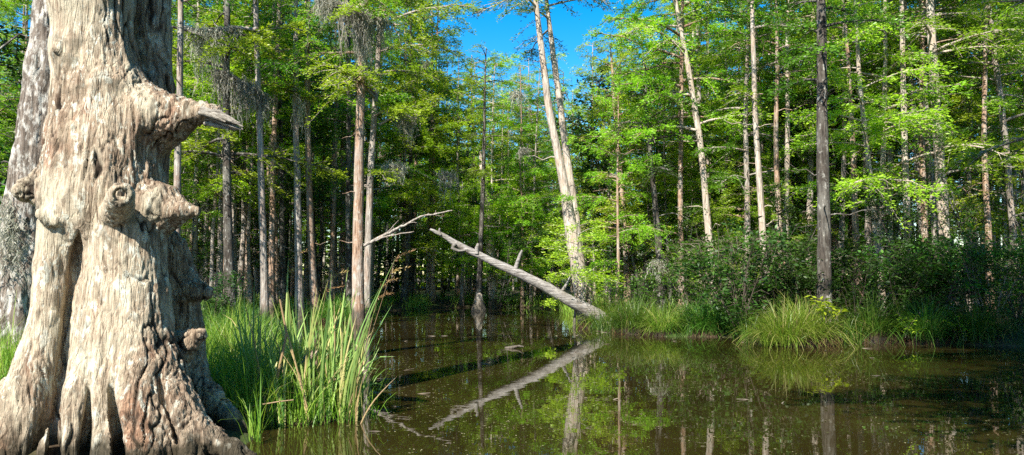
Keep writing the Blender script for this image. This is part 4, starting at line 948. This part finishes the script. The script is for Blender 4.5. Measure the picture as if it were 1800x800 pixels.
moss([(340, 54), (360, 53), (378, 54), (388, 52)], 26.6, 40, 125, 150, 5, 'broad moss veil hanging above the splintered limb')
moss([(316, 48), (334, 51), (345, 53)], 26.6, 15, 55, 60, 6, 'short moss at the edge of the massive trunk')
moss([(392, 50), (405, 49), (416, 50)], 26.6, 15, 60, 60, 7, 'small moss tuft right of the broad veil')
moss([(376, 122), (392, 128), (410, 134)], 26.6, 30, 85, 90, 8, 'moss hanging from the lower branch right of the broad veil')
moss([(418, 138), (434, 147), (448, 156)], 26.6, 40, 110, 90, 9, 'moss draped against the straight grey trunk')
moss([(460, 165), (468, 172)], 27, 40, 110, 50, 10, 'narrow moss strand just right of the straight grey trunk')
moss([(524, 165), (532, 168)], 28.2, 30, 90, 35, 11, 'slim moss strand between the pale and the red-brown trunks')
moss([(703, 207), (716, 206), (728, 208)], 28.2, 15, 55, 60, 12, 'moss under the bright bough right of the curved grey trunk')
moss([(672, 292), (692, 288), (712, 290)], 28.4, 15, 50, 60, 13, 'moss under the lower bough of the curved grey trunk')
moss([(747, 108), (750, 110)], 30, 15, 32, 18, 14, 'tiny moss tuft in the tall feathery tree')
moss([(770, 300), (785, 304), (800, 305)], 30.5, 15, 70, 45, 15, 'thin moss below the yellow-green tree above the log tip')
moss([(898, 160), (910, 163), (920, 164)], 31, 12, 40, 40, 16, 'moss wisp left of the big leaning trunk')
moss([(915, 262), (925, 263)], 31, 15, 36, 24, 17, 'moss wisp low beside the big leaning trunk')
moss([(1178, 164), (1188, 163), (1195, 165)], 28.5, 15, 42, 40, 18, 'pale moss wisp left of the whitish slanting trunk')
moss([(1160, 216), (1172, 214), (1196, 214)], 28.5, 15, 50, 50, 19, 'paler lower moss left of the whitish slanting trunk')
moss([(1146, 460), (1160, 461), (1172, 468)], 25.5, 8, 34, 60, 20, 'brownish moss tangle low on a bare twig near the short dark trunk')
moss([(8, 350), (20, 380), (16, 430)], 10.3, 60, 150, 40, 21, 'mossy strand on the white-mottled trunk', .012)

# ------------------------------------------------------------------ on the water
rg = np.random.default_rng(90); mb = MB(); n = 9000
q = np.column_stack([rg.uniform(-4, 18, n * 4), rg.uniform(6.8, 38, n * 4)]); d = sdist(q); cl = vnoise(np.column_stack([q * np.array([.35, .8]), np.full(len(q), 9.)]))
q = q[(d < -.05) & (rg.random(len(q)) < .05 + 1.3 * cl + .9 * np.exp(d / .6))][:n]; n = len(q); a = rg.uniform(0, 6.28, n)
leaves(mb, np.column_stack([q, rg.uniform(.003, .006, n)]), np.column_stack([np.cos(a), np.sin(a), np.zeros(n)]), np.tile([0, 0, 1.0], (n, 1)), rg.uniform(.012, .045, n), rg.uniform(.008, .02, n), rg.random(n))
tag(obj('floating_debris', mb, leafmat('floating_bits', [(.10, .12, .03), (.22, .19, .09), (.36, .30, .18)], .1, .5)), 'scattered bits of leaf and duckweed on the water', 'debris', kind='stuff')
mb = MB(); p = np.array([[*W(a, b), .01 + .02 * i] for i, (a, b) in enumerate([(888, 612), (900, 613), (912, 612), (920, 615)])]); o0 = np.array([*p[1][:2], 0]); tube(mb, p - o0, [.02, .035, .03, .012], 7, .2, rg)
o = obj('floating_stick', mb, M_PALE); o.location = o0.tolist(); tag(o, 'pale stick floating in the water under the log', 'stick')

mb = MB(); rg = np.random.default_rng(91); zz = np.linspace(-.4, .85, 16); Yk = 37.2; r = empty('swollen_foot', ((842 - 900) / F * Yk, Yk, 0), 'pale cone added as the swollen foot of the dark trunk in the far water', 'stump')  # separate cone added for the dark trunk's swollen foot, pale in place of sunlight
tube(mb, np.column_stack([.03 * zz, 0 * zz, zz]), np.interp(zz, [-.4, 0, .25, .55, .8, .85], [.40, .36, .27, .17, .11, .03]), 16, .06, rg, lobes=5, lobe_amp=np.full(16, .12)); obj('trunk', mb, M_PALE, r)
mb = MB(); rg = np.random.default_rng(92); q = np.column_stack([rg.uniform(-3, 13, 900), rg.uniform(7, 26, 900)]); d = sdist(q); q = q[(d < -.02) & (rg.random(900) < .04 + .9 * np.exp(d / .35))][:90]
for x, y in q:
    a = rg.uniform(0, 6.28); L = rg.uniform(.06, .3); tube(mb, np.array([[x + L * t * math.cos(a), y + L * t * math.sin(a), .004 + .012 * math.sin(3 * t)] for t in (-.5, 0, .5)]), [.004, .007, .003], 4, 0, rg)
tag(obj('floating_twigs', mb, M_TWIG), 'small broken twigs drifting along the water edge', 'debris', kind='stuff')
